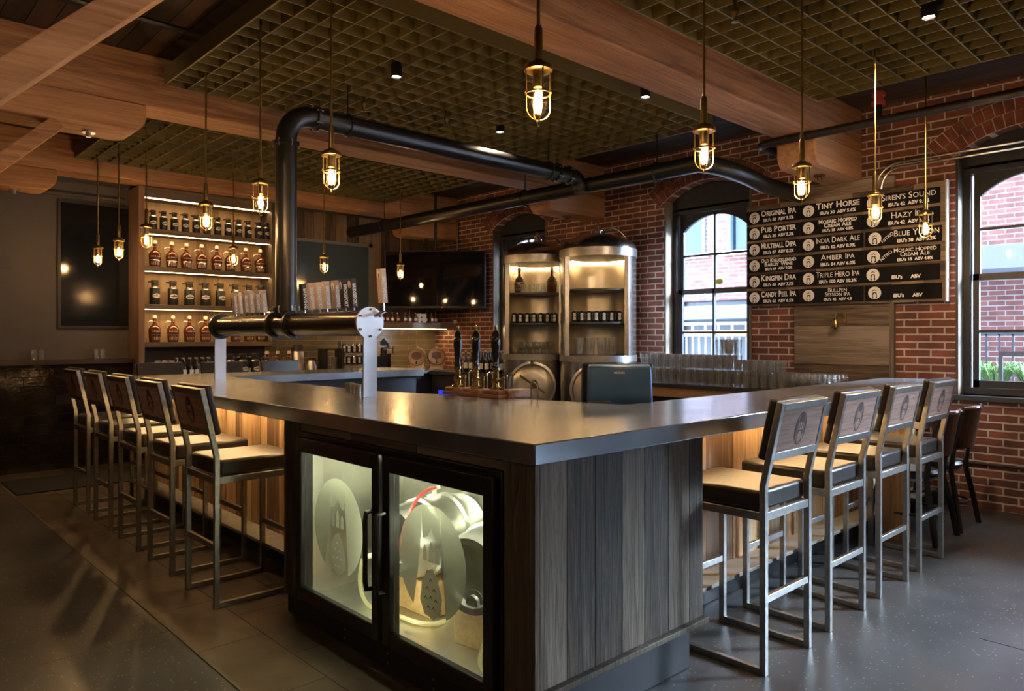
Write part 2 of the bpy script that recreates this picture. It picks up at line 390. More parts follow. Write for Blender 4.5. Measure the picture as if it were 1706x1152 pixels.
# ------------------------------------------------------------------ room shell
WX = 6.96; BY = 9.2; CZ = 3.5; FX0 = -4.5; FY0 = -6.0
struct(MB().box(FX0, WX+.35, FY0, BY+.2, -.15, 0).build('floor', m_floor))
struct(MB().box(1.22, 2.30, 1.0, BY, 0, .004).build('floor_tiles', m_floortile))
struct(MB().box(FX0, 1.215, 3.70, 3.706, 0, .0015).box(1.208, 1.22, FY0, BY, 0, .0045).build('trim_1', plain('floor_joint', (.13, .10, .075), .6)))
struct(MB().box(3.95, 3.955, FY0, 1.0, 0, .0012).box(2.3, WX, .62, .626, 0, .0012).build('trim_2', m_blackmatte))
b = MB()
x = FX0
while x < WX+.3:
    b.box(x, x+.135, FY0, BY+.2, CZ, CZ+.05); x += .14
struct(b.build('ceiling', m_deck))

def arc_pts(yc, hw, zs, rise, n=16):
    rad = (hw*hw+rise*rise)/(2*rise); cz = zs+rise-rad; a0 = math.asin(hw/rad)
    return [(yc+rad*math.sin(a0-2*a0*i/n), cz+rad*math.cos(a0-2*a0*i/n)) for i in range(n+1)], rad, cz, a0
HW = .535; SPR = 2.94; RISE = .18; SILL = .93
b = MB()
edges = [BY+.2]
for yc in WINC:
    edges += [yc+HW, yc-HW]
edges.append(FY0)
for i in range(0, len(edges), 2):
    b.box(WX, WX+.35, edges[i+1], edges[i], 0, CZ)
for yc in WINC:
    b.box(WX, WX+.35, yc-HW, yc+HW, 0, SILL)
    pts, *_ = arc_pts(yc, HW, SPR, RISE)
    b.prism(pts+[(yc-HW, CZ), (yc+HW, CZ)], 'x', WX, WX+.35)
struct(b.build('wall_right', m_brickr))
for k, yc in enumerate(WINC[:3]):        # double rowlock arches over the windows
    b = MB(); b.mi = 0
    pts, rad, cz, a0 = arc_pts(yc, HW+.02, SPR, RISE+.005)
    for ring in range(2):
        r0 = rad+.005+ring*.112; nb = 19+ring*2; aa = a0*1.12
        for i in range(nb):
            w0 = -aa+2*aa*(i+.07)/nb; w1 = -aa+2*aa*(i+.93)/nb
            q = [(yc+r*math.sin(w), cz+r*math.cos(w)) for r, w in ((r0, w0), (r0+.104, w0), (r0+.104, w1), (r0, w1))]
            b.prism(q, 'x', WX-.012-random.random()*.006, WX+.02)
    b.mi = 1
    q = [(yc+r*math.sin(w), cz+r*math.cos(w)) for r, ws in ((rad, [-a0*1.12+i*a0*2.24/14 for i in range(15)]), (rad+.23, [a0*1.12-i*a0*2.24/14 for i in range(15)])) for w in ws]
    b.prism(q, 'x', WX-.006, WX+.02)
    struct(b.build('trim_%d' % (3+k), [m_brick_one, m_mortar]))

def window(k, yc, glass_only=False):
    X0 = WX+.14
    f = MB()
    f.prism([(y, z) for y, z in arc_pts(yc, HW, SPR, RISE)[0]]+[(yc-HW, 2.84), (yc+HW, 2.84)], 'x', X0-.02, X0+.12)   # painted panel under the arch
    f.box(X0-.02, X0+.10, yc-HW, yc-HW+.075, SILL, 2.86).box(X0-.02, X0+.10, yc+HW-.075, yc+HW, SILL, 2.86)
    f.box(X0-.02, X0+.10, yc-HW+.07, yc+HW-.07, 2.80, 2.87)
    f.box(X0-.03, X0+.10, yc-HW, yc+HW, SILL, SILL+.06)
    iw = HW-.09
    fr = struct(f.build('window_%d' % k, m_frame, None, .004))
    # sashes
    s = MB()
    pts, *_ = arc_pts(yc, iw-.04, 2.60, .17)
    s.prism(pts+[(yc-iw+.04, 2.83), (yc+iw-.04, 2.83)], 'x', X0+.03, X0+.07)
    for z0, z1, xo in ((1.90, 2.83, .03), (SILL+.05, 1.95, .0)):
        s.box(X0+xo, X0+xo+.04, yc-iw, yc-iw+.045, z0, z1).box(X0+xo, X0+xo+.04, yc+iw-.045, yc+iw, z0, z1)
        s.box(X0+xo, X0+xo+.04, yc-.011, yc+.011, z0, z1 if z1 < 2 else 2.8)
        zc = (z0+z1)/2 if z1 < 2 else 2.33
        s.box(X0+xo+.005, X0+xo+.035, yc-iw, yc+iw, zc-.011, zc+.011)
    s.box(X0+.0, X0+.07, yc-iw, yc+iw, 1.895, 1.95)
    s.box(X0+.0, X0+.04, yc-iw, yc+iw, SILL+.05, SILL+.12)
    s.build('sash', m_frame, fr)
    MB().box(X0+.050, X0+.053, yc-iw+.02, yc+iw-.02, 1.93, 2.82).build('pane', m_pane, fr)
    MB().box(X0+.020, X0+.023, yc-iw+.02, yc+iw-.02, SILL+.07, 1.93).build('pane', m_pane, fr)
    MB().box(WX-.06, X0+.0, yc-HW-.06, yc+HW+.06, SILL-.045, SILL).build('window_sill', m_frame, fr, .006)
    MB().box(WX-.012, X0-.02, yc+HW-.022, yc+HW-.0005, SILL, SPR).box(WX-.012, X0-.02, yc-HW+.0005, yc-HW+.022, SILL, SPR).build('side_board', m_barn_v, fr)
    return fr
for k, yc in enumerate(WINC): window(k+1, yc)
struct(MB().box(WX-.018, WX-.0005, FY0, .85, 0, .10).box(WX-.018, WX-.0005, 1.98, 2.4, 0, .10).build('baseboard_right', m_frame))

# back wall: plaster on the left, wood and tile behind the bar
struct(MB().box(FX0, WX+.35, BY, BY+.2, 0, CZ).build('wall_back', m_plaster))
struct(MB().box(FX0-.2, FX0, FY0, BY+.2, 0, CZ).build('wall_left', m_plaster))
struct(MB().box(FX0-.2, WX+.35, FY0-.2, FY0, 0, CZ).build('wall_front', m_plaster))
b = MB(); x = 4.20
while x < WX-.02:
    w = random.choice([.14, .17, .20]); b.box(x, min(x+w-.003, WX), BY-.035-random.random()*.01, BY, 1.62, 3.13); x += w
struct(b.build('trim_6', m_backwood))
struct(MB().box(4.18, WX, BY-.03, BY-.0005, .86, 1.62).build('trim_7', m_subway))
struct(MB().box(FX0, 2.5, BY-.03, BY-.0005, 3.02, 3.12).box(FX0, 2.5, BY-.06, BY-.0005, 2.96, 2.985).build('trim_8', m_plaster))
# dark pane high on the left part of the back wall
t = thing('wall_window', 'large dark pane high on the grey back wall left of the lit shelves', 'window', (2.2, BY-.01, 2.2))
MB().box(-.33, .35, -.01, .0, -.66, .69).build('pane', m_darkpane, t)
MB().box(-.36, -.33, -.02, 0, -.69, .72).box(-.33, .35, -.02, 0, .69, .72).box(-.33, .35, -.02, 0, -.69, -.66).build('frame', m_blackmatte, t)
tag(MB().box(-.06, .06, -.02, 0, -.06, .06).box(-.05, .05, -.026, -.02, -.05, .05).build('wall_plate', m_plaster, None, .004), 'small grey square cover plate on the plaster wall at far left', 'wall plate').location = (1.36, BY, 2.19)

# black glazed half wall with ledge
t = thing('half_wall', 'black glazed tile half wall with a dark wood ledge, behind the left stools', 'half wall', (0, 9.0, 0))
MB().box(-4.5, 2.55, 0, .195, 0, 1.12).build('tile_face', m_blacktile, t)
MB().box(-4.5, 2.58, -.05, .195, 1.12, 1.17).build('ledge', plain('dark_ledge_wood', (.035, .018, .011), .3), t, .004)
rg = tag(MB().box(1.24, 3.3, 7.75, 8.55, .004, .014).build('floor_mat', plain('black_mat', (.010, .010, .012), .85), None), 'long black floor mat lying in front of the black tile half wall', 'mat')

# ------------------------------------------------------------------ timber beams with corbels and braces
def rcorb(x0, x1, z0, z1, r, left=False, right=False):
    p = []
    def arc(cx, cz, a0, a1): return [(cx+r*math.cos(R(a0+(a1-a0)*i/8)), cz+r*math.sin(R(a0+(a1-a0)*i/8))) for i in range(9)]
    p += arc(x0+r, z0+r, 180, 270) if left else [(x0, z0)]
    p += arc(x1-r, z0+r, 270, 360) if right else [(x1, z0)]
    p += [(x1, z1), (x0, z1)]
    return p
BEAMS = [(-.24, .11, 'near camera overhead'), (2.70, 3.04, ''), (5.75, 6.09, ''), (8.60, 8.93, '')]
BL = ['heavy timber beam running overhead closest to the viewer', 'heavy salmon-lit timber beam between the two front lattice panels, above the menu board',
      'timber beam behind the black overhead duct, with rounded corbel at upper left', 'timber beam just in front of the lit bottle shelves']
for i, (y0, y1, _) in enumerate(BEAMS):
    t = thing('timber_beam', BL[i], 'beam', (0, y0, 0), 0, 'ceiling beams')
    w = y1-y0
    MB().box(FX0, WX, 0, w, 3.12, CZ).build('beam_timber', m_timber, t, .012)
    MB().prism(rcorb(5.99, WX, 2.86, 3.12, .12, left=True), 'y', 0, w).build('wall_corbel', m_timber, t, .01)
    if i == 0: continue
    cb = MB().prism(rcorb(-1.90, 1.72 if i > 1 else 1.52, 2.90, 3.12, .14, True, True), 'y', -.002, w+.002).build('column_corbel', m_timber, t, .01)
    MB().box(-.25, .08, .0, w, 0, 2.90).build('column', m_timber, t, .01)
    kb = .09 if i == 1 else 0
    MB().bar((.07, .09, 1.80+kb), (1.16-kb, .09, 2.89), .095, .16, (0, 1, 0)).build('knee_brace', m_timber, t, .006)
    MB().cyl((1.38, w/2, 2.855), (1.38, w/2, 2.905), .018, n=8).cyl((1.38, w/2, 2.885), (1.38, w/2, 2.902), .045, n=12).build('bolt', m_steel, t)
    MB().cyl((6.45, w/2, 2.81), (6.45, w/2, 2.865), .02, n=8).cyl((6.45, w/2, 2.84), (6.45, w/2, 2.862), .05, n=12).build('bolt', m_brassdk, t)

# ------------------------------------------------------------------ lattice ceiling panels
def lattice(x0, x1, y0, y1, label):
    t = thing('lattice_panel', label, 'ceiling panel', (x0, y0, 3.25), 0, 'olive lattice ceiling panels')
    w = x1-x0; h = y1-y0
    MB().box(0, w, -.006, .006, 0, .125).box(0, w, h-.006, h+.006, 0, .125).box(-.006, .006, 0, h, 0, .125).box(w-.006, w+.006, 0, h, 0, .125).build('border', m_olive, t)
    b = MB(); n = round(w/.154); m = round(h/.154)
    for i in range(1, n): b.box(i*w/n-.004, i*w/n+.004, 0, h, 0, .11)
    for j in range(1, m): b.box(0, w, j*h/m-.004, j*h/m+.004, .002, .108)
    b.build('lattice_blades', m_olive, t)
lattice(1.80, 5.62, 3.44, 5.60, 'olive lattice ceiling panel above the draft tower, between the two middle beams')
lattice(1.80, 5.62, .30, 2.52, 'olive lattice ceiling panel at the upper right, nearest the menu board')
lattice(1.86, 5.62, 6.45, 8.52, 'olive lattice ceiling panel farthest back, in front of the lit shelves')

# ------------------------------------------------------------------ bar counter
CT = 1.067; CB = .995
outer = [(1.69, 1.69), (6.02, 1.69), (6.68, 2.09), (6.68, 2.38), (3.02, 2.36), (2.60, 4.10), (2.60, 6.42), (4.72, 6.42), (4.72, 7.12), (1.69, 7.12)]
tag(MB().prism(outer, 'z', CB, CT).build('bar_counter', m_zinc, None, .004), 'long zinc-topped bar counter wrapping around three sides of the bar', 'counter')
t = thing('bar_cabinet', 'reclaimed grey wood corner cabinet under the counter, housing the glass-front cooler', 'cabinet', (0, 0, 0))
b = MB(); x = 1.7455
ws = [.1365, .15, .155, .14, .16, .15, .12]
for w in ws:
    x1 = min(x+w, 2.74); b.box(x, x1-.002, 1.722, 1.745+random.random()*.003, .225, CB); x = x1
b.build('wood_cladding', m_barn_v, t, .002); b = MB()
MB().box(1.7215, 1.745, 1.7218, 1.875, .10, CB-.001).build('corner_post', m_barn_v, t, .002); b.box(1.724, 1.76, 3.37, 3.53, .10, CB-.001)
b.build('corner_post', m_barn_v, t, .002)
MB().box(1.7215, 2.05, 3.53, 3.55, .10, CB-.001).build('side_panel', m_barn_v, t, .002)
MB().box(2.72, 2.742, 1.75, 2.15, .225, CB-.001).build('side_panel', m_barn_v, t, .002)
b = MB(); y = 1.875
for w in (.52, .50, .48):
    b.box(1.724, 1.745, y, min(y+w, 3.37)-.002, .952, CB-.001); y += w
b.build('head_rail', wood('barnwood_rail', GREYWOOD, 'y', .7, .7, 1, .6), t, .002)
MB().box(1.755, 2.755, 1.70, 1.745, .20, .222).build('base_ledge', m_barn_v, t, .003)
MB().box(1.74, 2.70, 1.765, 1.80, .0045, .20).box(1.74, 1.77, 1.765, 3.54, .0045, .105).build('toe_kick', m_blackmatte, t)
b = MB()
for y in (1.95, 2.3, 2.62, 2.97, 3.45):
    for z in (.035, .075): b.cyl((1.741, y, z), (1.735, y, z), .006, n=8)
b.build('kick_screws', m_steel, t)
# --- glass front cooler set in the cabinet
t = thing('display_cooler', 'black-framed two-door glass cooler built into the corner cabinet, lit inside', 'cooler', (1.72, 1.88, 0))
L = 1.485; Z0 = .115; Z1 = .95
b = MB()
b.box(-.004, .05, 0, .03, Z0, Z1).box(-.004, .05, L-.03, L, Z0, Z1).box(-.004, .05, .03, L-.03, Z1-.035, Z1).box(-.004, .05, .03, L-.03, Z0, Z0+.03)
b.box(.0, .05, .697, .742, Z0, Z1)
b.build('cooler_frame', m_black, t, .004)
b = MB()
b.box(.60, .61, .03, L-.03, Z0, Z1-.03).box(.05, .60, .02, .03, Z0, Z1-.03).box(.05, .60, L-.03, L-.02, Z0, Z1-.03).box(.05, .60, .03, L-.03, Z1-.04, Z1-.03).box(.05, .60, .03, L-.03, Z0, Z0+.03)
b.build('steel_liner', m_liner, t)
MB().box(.07, .10, .10, L-.10, Z1-.062, Z1-.045).build('light_tube', m_fluor, t)
MB().box(.055, .067, .785, .797, Z0+.04, Z1-.07).build('light_tube', m_fluor, t)
def ellipse_etch(cy, cz, a, bb, X):
    """oval emblem with a bridge tower and a hop cone, seen from -X (u runs toward -Y)"""
    def M(u, v): return (cy-u*a, cz+v*bb)
    ang = [R(-122-i*(360-58)/48) for i in range(49)]
    horse = [(math.cos(w), math.sin(w)) for w in ang]
    inner = [(.43, -.80), (.39, -.40), (.36, .0), (.31, .38), (.275, .88), (.25, .38), (.12, .42), (.0, .58), (-.12, .42), (-.25, .38), (-.275, .88), (-.31, .38), (-.36, 0), (-.43, -.40), (-.50, -.66)]
    poly = horse+inner
    m = MB()
    def put(pl):
        vs = [(X, *M(u, v)) for u, v in pl]; m.add(vs, [tuple(range(len(vs)))])
    put(poly)
    for cx_ in (-.19, 0, .19):
        h = .36 if cx_ == 0 else .28
        put([(cx_-.065, 0), (cx_+.065, 0), (cx_+.065, h*.6), (cx_+.03, h*.85), (cx_, h), (cx_-.03, h*.85), (cx_-.055, h*.6)])
    hop = []
    for i in range(36):
        w = 2*PI*i/36; rr = 1+.05*math.cos(w*9)
        hop.append((.31*math.cos(w)*rr*(1-.25*math.sin(w)), -.55+.43*math.sin(w)*rr))
    # hop as strips so the chevrons stay clear
    put(hop)
    return m
def chevrons(cy, cz, a, bb, X):
    m = MB()
    for (u, v) in ((0, -.30), (-.1, -.45), (.1, -.45), (-.15, -.62), (0, -.60), (.15, -.62), (-.07, -.77), (.08, -.77)):
        q = [(-.045, -.03), (0, .02), (.045, -.03), (.045, -.055), (0, -.005), (-.045, -.055)]
        m.add([(X, cy-(u+p)*a, cz+(v+r)*bb) for p, r in q], [(0, 1, 4, 5), (1, 2, 3, 4)])
    return m
for k, (ya, yb, ec, hy) in enumerate(((.735, L-.015, 1.095, .80), (.015, .705, .39, .655))):
    d = MB(); e = .052
    d.box(-.035, -.0045, ya, ya+e, Z0+.022, Z1-.022).box(-.035, -.0045, yb-e, yb, Z0+.022, Z1-.022).box(-.035, -.0045, ya+e, yb-e, Z1-.04-e, Z1-.022).box(-.035, -.0045, ya+e, yb-e, Z0+.022, Z0+.035+e)
    door = d.build('door', m_black, t, .005)
    MB().box(-.016, -.012, ya+e, yb-e, Z0+.035+e, Z1-.04-e).build('glass', m_doorglass, door)
    ellipse_etch(ec, .548, .213, .222, -.0175).build('etched_emblem', m_etch, door)
    chevrons(ec, .548, .213, .222, -.0185).build('hop_chevrons', m_blackmatte if k else m_cream, door)
    y = ya+.026 if k == 0 else yb-.026
    MB().tube([(-.035, y, .36), (-.075, y, .365), (-.08, y, .40), (-.08, y, .65), (-.075, y, .685), (-.035, y, .69)], .011, 8).build('handle', m_black, door)

# contents of the cooler
def cask(loc, rz, label):
    t = thing('steel_cask', label, 'cask', loc, rz, 'casks lying in the cooler')
    r = .175; Lc = .46
    prof = [(0, -.195), (.10, -.195), (.118, -.20), (.125, -.225), (.15, -.23), (.158, -.20), (r-.005, -.17), (r, -.10), (r+.012, -.09), (r+.012, -.07), (r, -.06), (r+.005, 0), (r, .06), (r+.012, .07), (r+.012, .09), (r, .10), (r-.005, .17), (.15, .22), (.12, .21), (0, .205)]
    MB().lathe([(a, q) for a, q in prof], (0, 0, 0), 32, axis='y').build('cask_body', m_keg, t)
    MB().lathe([(0, -.215), (.03, -.215), (.032, -.20), (.05, -.197), (.05, -.19)], (0, 0, -.11), 16, axis='y').build('keystone_bung', m_steel, t)
    tp = MB().cyl((0, -.0, r), (0, 0, r+.05), .012).cyl((0, 0, r+.0), (0, 0, r+.012), .035).cyl((-.0, -.03, r+.045), (0, .03, r+.045), .010).build('venting_tap', m_whiteplastic, t)
    return t
c1 = cask((2.12, 2.80, .475), R(-88), 'steel cask with red hose lying at the middle of the cooler')
c2 = cask((2.07, 2.25, .475), R(-80), 'steel cask behind the etched oval of the right cooler door')
for (x, y, rz, lab) in ((2.08, 2.80, R(-88), 'pale wood block under the steel cask with the red hose'), (2.03, 2.25, R(-80), 'pale wood block under the cask behind the right cooler door')):
    tag(MB().box(-.15, .15, -.10, .10, .1455, .30).build('wood_block', m_tan, None, .004), lab, 'wood block', 'wood blocks in the cooler')
    o = bpy.data.objects[-1] if False else COL.objects[-1]
    o.location = (x, y, 0); o.rotation_euler = (0, 0, rz)
tag(MB().box(1.80, 1.90, 1.90, 2.0, .1455, .36).build('wood_block', m_tan, None, .004), 'small upright wood block at the right end of the cooler', 'wood block')
def arc3(p0, p1, p2, n=14):
    p0, p1, p2 = Vector(p0), Vector(p1), Vector(p2)
    return [p0*(1-t)**2+p1*2*t*(1-t)+p2*t*t for t in [i/n for i in range(n+1)]]
tag(MB().tube(arc3((2.12, 2.79, .70), (1.90, 2.72, .72), (1.84, 2.695, .42)), .0075, 8).build('beer_hose', m_red), 'red hose hanging from the tap of a cask', 'hose')
tag(MB().tube(arc3((1.86, 3.02, .36), (1.84, 3.10, .08), (1.88, 2.72, .165))+arc3((1.88, 2.70, .163), (1.93, 2.4, .158), (2.2, 2.75, .158))[1:], .010, 8).build('beer_hose', m_hose), 'clear yellowish hose looping on the cooler floor behind the left door', 'hose')
tag(MB().tube(arc3((1.84, 2.02, .36), (1.78, 2.22, .10), (1.83, 1.95, .162))+arc3((1.84, 1.94, .16), (1.95, 1.92, .158), (2.0, 2.4, .158))[1:], .010, 8).build('beer_hose', m_hose), 'clear hose drooping from the connector behind the right door', 'hose')
t = thing('hose_connector', 'steel and white plastic hose connector on the small upright wood block', 'connector', (1.84, 1.985, .40))
MB().cyl((0, -.02, 0), (0, .05, -.02), .016).build('steel_nut', m_steel, t); MB().cyl((0, .05, -.02), (0, .10, -.04), .010).build('white_tail', m_whiteplastic, t)
t = thing('hose_connector', 'steel hose connector behind the left cooler door beside the door handle', 'connector', (1.90, 2.92, .40))
MB().cyl((0, -.05, 0), (0, .02, 0), .02).build('steel_nut', m_steel, t); MB().cyl((0, .02, 0), (-.02, .09, -.03), .012).build('white_tail', m_whiteplastic, t)

# --- die walls (recessed front of the bar), footrest ledges and LED strips
t = thing('plank_partition', 'warm-lit plank front of the bar on the left side, set back behind the stools', 'partition')
b = MB(); y = 3.55
while y < 6.95:
    w = random.choice([.11, .14, .17]); y1 = min(y+w, 6.95); b.box(2.10-random.random()*.006, 2.14, y, y1-.002, .17, CB-.0015); y = y1
b.build('planks', m_die, t)
MB().box(1.94, 2.10, 3.55, 6.95, .15, .17).build('footrest_ledge', m_curb, t, .003)
MB().box(2.06, 2.10, 3.55, 6.95, .0045, .15).build('kick_board', m_black, t)
MB().box(1.95, 1.965, 3.6, 6.95, CB-.012, CB-.001).build('led_strip', m_strip_under, t)
t = thing('plank_partition', 'warm-lit plank front of the bar on the right side, behind the four right stools', 'partition')
b = MB(); x = 2.742
while x < 6.66:
    w = random.choice([.11, .14, .17]); x1 = min(x+w, 6.66); b.box(x, x1-.002, 2.15-random.random()*.006, 2.19, .17, CB-.0015); x = x1
b.build('planks', m_die, t)
MB().box(2.745, 6.66, 1.99, 2.15, .15, .17).build('footrest_ledge', m_curb, t, .003)
MB().box(2.745, 6.66, 2.12, 2.15, .0045, .15).build('kick_board', m_black, t)
MB().box(2.78, 5.38, 2.0, 2.015, CB-.012, CB-.001).build('led_strip', m_strip_under, t)
b = MB()
for y in (4.3, 5.0): b.tube([(1.80, y-.02, CB), (1.80, y-.02, CB-.03), (1.80, y+.02, CB-.03), (1.80, y+.02, CB)], .003, 6)
tag(b.build('bag_hook', m_black), 'small black wire hooks under the left edge of the counter', 'hook')
# panel on the back leg
t = thing('bar_back_panel', 'dark speckled panel under the rear counter, facing the inside of the bar', 'panel')
MB().box(2.62, 4.66, 6.48, 6.50, .02, CB-.001).build('panel_face', m_darkpanel, t)
MB().box(3.95, 4.05, 6.47, 6.48, .80, .88).build('outlet_cover', m_black, t)
t = thing('plank_partition', 'plank front of the rear bar, behind the three far stools', 'partition')
MB().box(2.12, 4.66, 6.78, 6.80, .02, CB-.001).build('planks', m_die, t)
# low counter at the window end
t = thing('low_counter', 'lower metal-edged counter at the window end of the bar, behind the black chairs', 'counter')
MB().box(5.42, 6.30, 1.70, 1.985, .79, .852).build('counter_top', m_steel, t, .003)
MB().box(5.44, 5.47, 1.80, 1.98, .0, .79).build('end_panel', m_die, t)
# work surfaces inside the bar
t = thing('work_counter', 'stainless work counter inside the bar behind the right counter', 'counter', (3.1, 2.42, 0))
MB().box(0, 2.4, .0, .38, .84, .87).build('worktop', m_steel, t, .003); MB().box(.02, 2.38, .02, .36, .02, .84).build('cabinet_body', m_blackmatte, t)

# ------------------------------------------------------------------ bar stools
def emblem_uv():
    arch = [(-.40, -.95), (-.36, -.2), (-.30, .15), (-.30, .42), (-.12, .38), (0, .55), (.12, .38), (.30, .42), (.30, .15), (.36, -.2), (.40, -.95)]
    return arch
def make_stool():
    t = thing('bar_stool', 'stool', 'stool', (0, 0, 0)); s = .027; W = .2165; h = s/2
    xr = W-h
    for sx in (-1, 1):
        # rear leg runs up and bends back into the backrest post
        pts = [(-.225+h, 0), (-.225+h, .79), (-.305+h, 1.15)]
        b = MB()
        b.box(sx*xr-h, sx*xr+h, -.225, -.225+s, 0, .795)
        b.bar((sx*xr, -.225+h, .79), (sx*xr, -.302+h, 1.148), s, s, (1, 0, 0))
        b.build('rear_leg', m_stoolsteel, t, .002)
        MB().box(sx*xr-h, sx*xr+h, .235-s, .235, 0, .646).build('front_leg', m_stoolsteel, t, .002)
        MB().box(sx*xr-h*.9, sx*xr+h*.9, -.225+s, .235-s, 0, s).build('floor_rail', m_stoolsteel, t, .002)
    MB().box(-xr+h, xr-h, -.225+.004, -.225+s-.004, .30, .33).build('stretcher', m_stoolsteel, t, .002)
    MB().box(-xr+h, xr-h, .235-s+.004, .235-.004, .30, .33).build('stretcher', m_stoolsteel, t, .002)
    b = MB()
    b.box(-W+.003, W-.003, -.225+.003, -.2, .646, .682).box(-W+.003, W-.003, .21, .235, .646, .682).box(-W+.003, -W+.028, -.2, .21, .646, .682).box(W-.028, W-.003, -.2, .21, .646, .682)
    b.build('seat_frame', m_stoolsteel, t, .002)
    b = MB(); b.box(-W+.008, W-.008, -.195, .25, .682, .768)
    o = b.build('seat_cushion', m_seatleather, t, .016, 3)
    MB().box(-W+.0085, -W+.009, -.18, .24, .70, .702).box(-.001, .001, -.1955, -.1945, .69, .76).build('seam', m_blackmatte, o)
    # backrest (tilted)
    A = Vector((0, -.225+h, .79)); tilt = math.atan2(.077, .358)
    M = Matrix.Translation(A) @ Matrix.Rotation(tilt, 4, 'X')
    def up(mb): return mb.xf(M)
    up(MB().box(-xr+h, xr-h, -h, h, .333, .364).box(-xr+h, xr-h, -h, h, .115, .150)).build('back_frame', m_stoolsteel, t, .002)
    wd = up(MB().box(-xr+h, xr-h, -h+.003, h-.004, .150, .333)).build('back_panel', m_stoolwood, t)
    up(MB().box(-W+.004, W-.004, h, h+.038, .108, .372)).build('back_pad', m_leather, t, .012, 3)
    e = MB(); n = 24
    vs = [(.052*math.cos(2*PI*i/n), -h+.0022, .242+.075*math.sin(2*PI*i/n)) for i in range(n)]
    e.add(vs, [tuple(range(n))]); 
    em = up(e).build('branded_emblem', plain('burnt_brand', (.05, .018, .012), .6, 0, .4, 60), wd)
    g = MB()
    for cx_ in (-.016, 0, .016):
        g.add([(cx_-.005, -h+.0015, .235), (cx_+.005, -h+.0015, .235), (cx_+.005, -h+.0015, .262), (cx_, -h+.0015, .272), (cx_-.005, -h+.0015, .262)], [(0, 1, 2, 3, 4)])
    g.add([(.022*math.cos(2*PI*i/14), -h+.0015, .203+.028*math.sin(2*PI*i/14)) for i in range(14)], [tuple(range(14))])
    g.add([(-.034, -h+.0015, .17), (-.028, -h+.0015, .17), (-.024, -h+.0015, .30), (-.027, -h+.0015, .30)], [(0, 1, 2, 3)]); g.add([(.034, -h+.0015, .17), (.028, -h+.0015, .17), (.024, -h+.0015, .30), (.027, -h+.0015, .30)], [(0, 1, 2, 3)])
    up(g).build('emblem_lines', m_stoolwood, wd)
    return t
st = make_stool()
rl = ['bar stool nearest the camera on the right side of the bar', 'second bar stool back on the right side, pale wood back with a burnt emblem', 'third bar stool back on the right side of the bar', 'bar stool farthest back on the right, next to the black chairs']
ll = ['bar stool nearest the glass cooler on the left side of the bar', 'second bar stool from the cooler on the left side', 'middle bar stool of the five on the left side', 'fourth bar stool from the cooler on the left side', 'farthest bar stool on the left side, in front of the black tile half wall']
bl = ['far stool behind the rear counter, its black pad at far left under the shelf post', 'far stool behind the rear counter, left of the thin tower leg', 'far stool behind the rear counter, right of the thin tower leg']
for i, x in enumerate((3.068, 3.727, 4.372, 5.017)):
    if i == 0: st.location = (x, 1.722, 0); st['label'] = rl[0]; st['group'] = 'wood-backed bar stools'
    else: dup(st, (x, 1.73+.006*i, 0), 0, rl[i])
for i, y in enumerate((4.03, 4.73, 5.41, 6.10, 6.78)):
    dup(st, (1.695+.012*i, y, .0045), R(-90), ll[i])
for i, x in enumerate((2.37, 2.97, 3.60)):
    dup(st, (x, 7.27, 0 if x > 2.5 else .0045), R(180), bl[i])

def make_chair():
    t = thing('pub_chair', 'c', 'chair', (0, 0, 0))
    MB().lathe([(0, .43), (.18, .43), (.20, .445), (.20, .465), (.18, .485), (0, .49)], (0, .02, 0), 28).build('seat', m_leather, t)
    MB().lathe([(.05, .415), (.175, .415), (.175, .43), (.05, .43)], (0, .02, 0), 24).build('seat_ring', m_steel, t)
    for sx in (-1, 1):
        MB().tube([(sx*.23, -.23, 0), (sx*.21, -.20, .20), (sx*.175, -.155, .43), (sx*.175, -.17, .58), (sx*.20, -.24, .88)], [.020, .020, .020, .019, .017], 8).build('rear_leg', m_black, t)
        MB().tube([(sx*.21, .23, 0), (sx*.18, .19, .25), (sx*.14, .15, .42)], .019, 8).build('front_leg', m_black, t)
    MB().tube([(.215*math.cos(w), .215*math.sin(w), .19) for w in [2*PI*i/24 for i in range(24)]], .011, 8, True).build('foot_ring', m_black, t)
    b = MB(); n = 8
    for i in range(n):
        a0 = -.20+.40*i/n; a1 = -.20+.40*(i+1)/n
        f = lambda a: -.20-.045+1.0*a*a
        b.add([(a0, f(a0), .60), (a1, f(a1), .60), (a1, f(a1)-.05, .895), (a0, f(a0)-.05, .895), (a0, f(a0)+.014, .60), (a1, f(a1)+.014, .60), (a1, f(a1)-.036, .895), (a0, f(a0)-.036, .895)],
              [(0, 1, 2, 3), (7, 6, 5, 4), (3, 2, 6, 7), (0, 4, 5, 1), (0, 3, 7, 4), (1, 5, 6, 2)], .3)
    b.build('back_panel', plain('cherry_back', (.05, .018, .012), .3), t)
    MB().tube([(a, -.20-.092+1.0*a*a, .90) for a in [-.21+.42*i/10 for i in range(11)]], .012, 8).build('top_rail', m_chrome, t)
    return t
ch = make_chair(); ch.location = (5.66, 1.86, 0); ch['label'] = 'black metal chair with red-brown back, left of the pair at the low counter'; ch['group'] = 'black chairs by the window'
dup(ch, (6.19, 1.86, 0), 0, 'black metal chair with red-brown back, closest to the brick wall under the window')

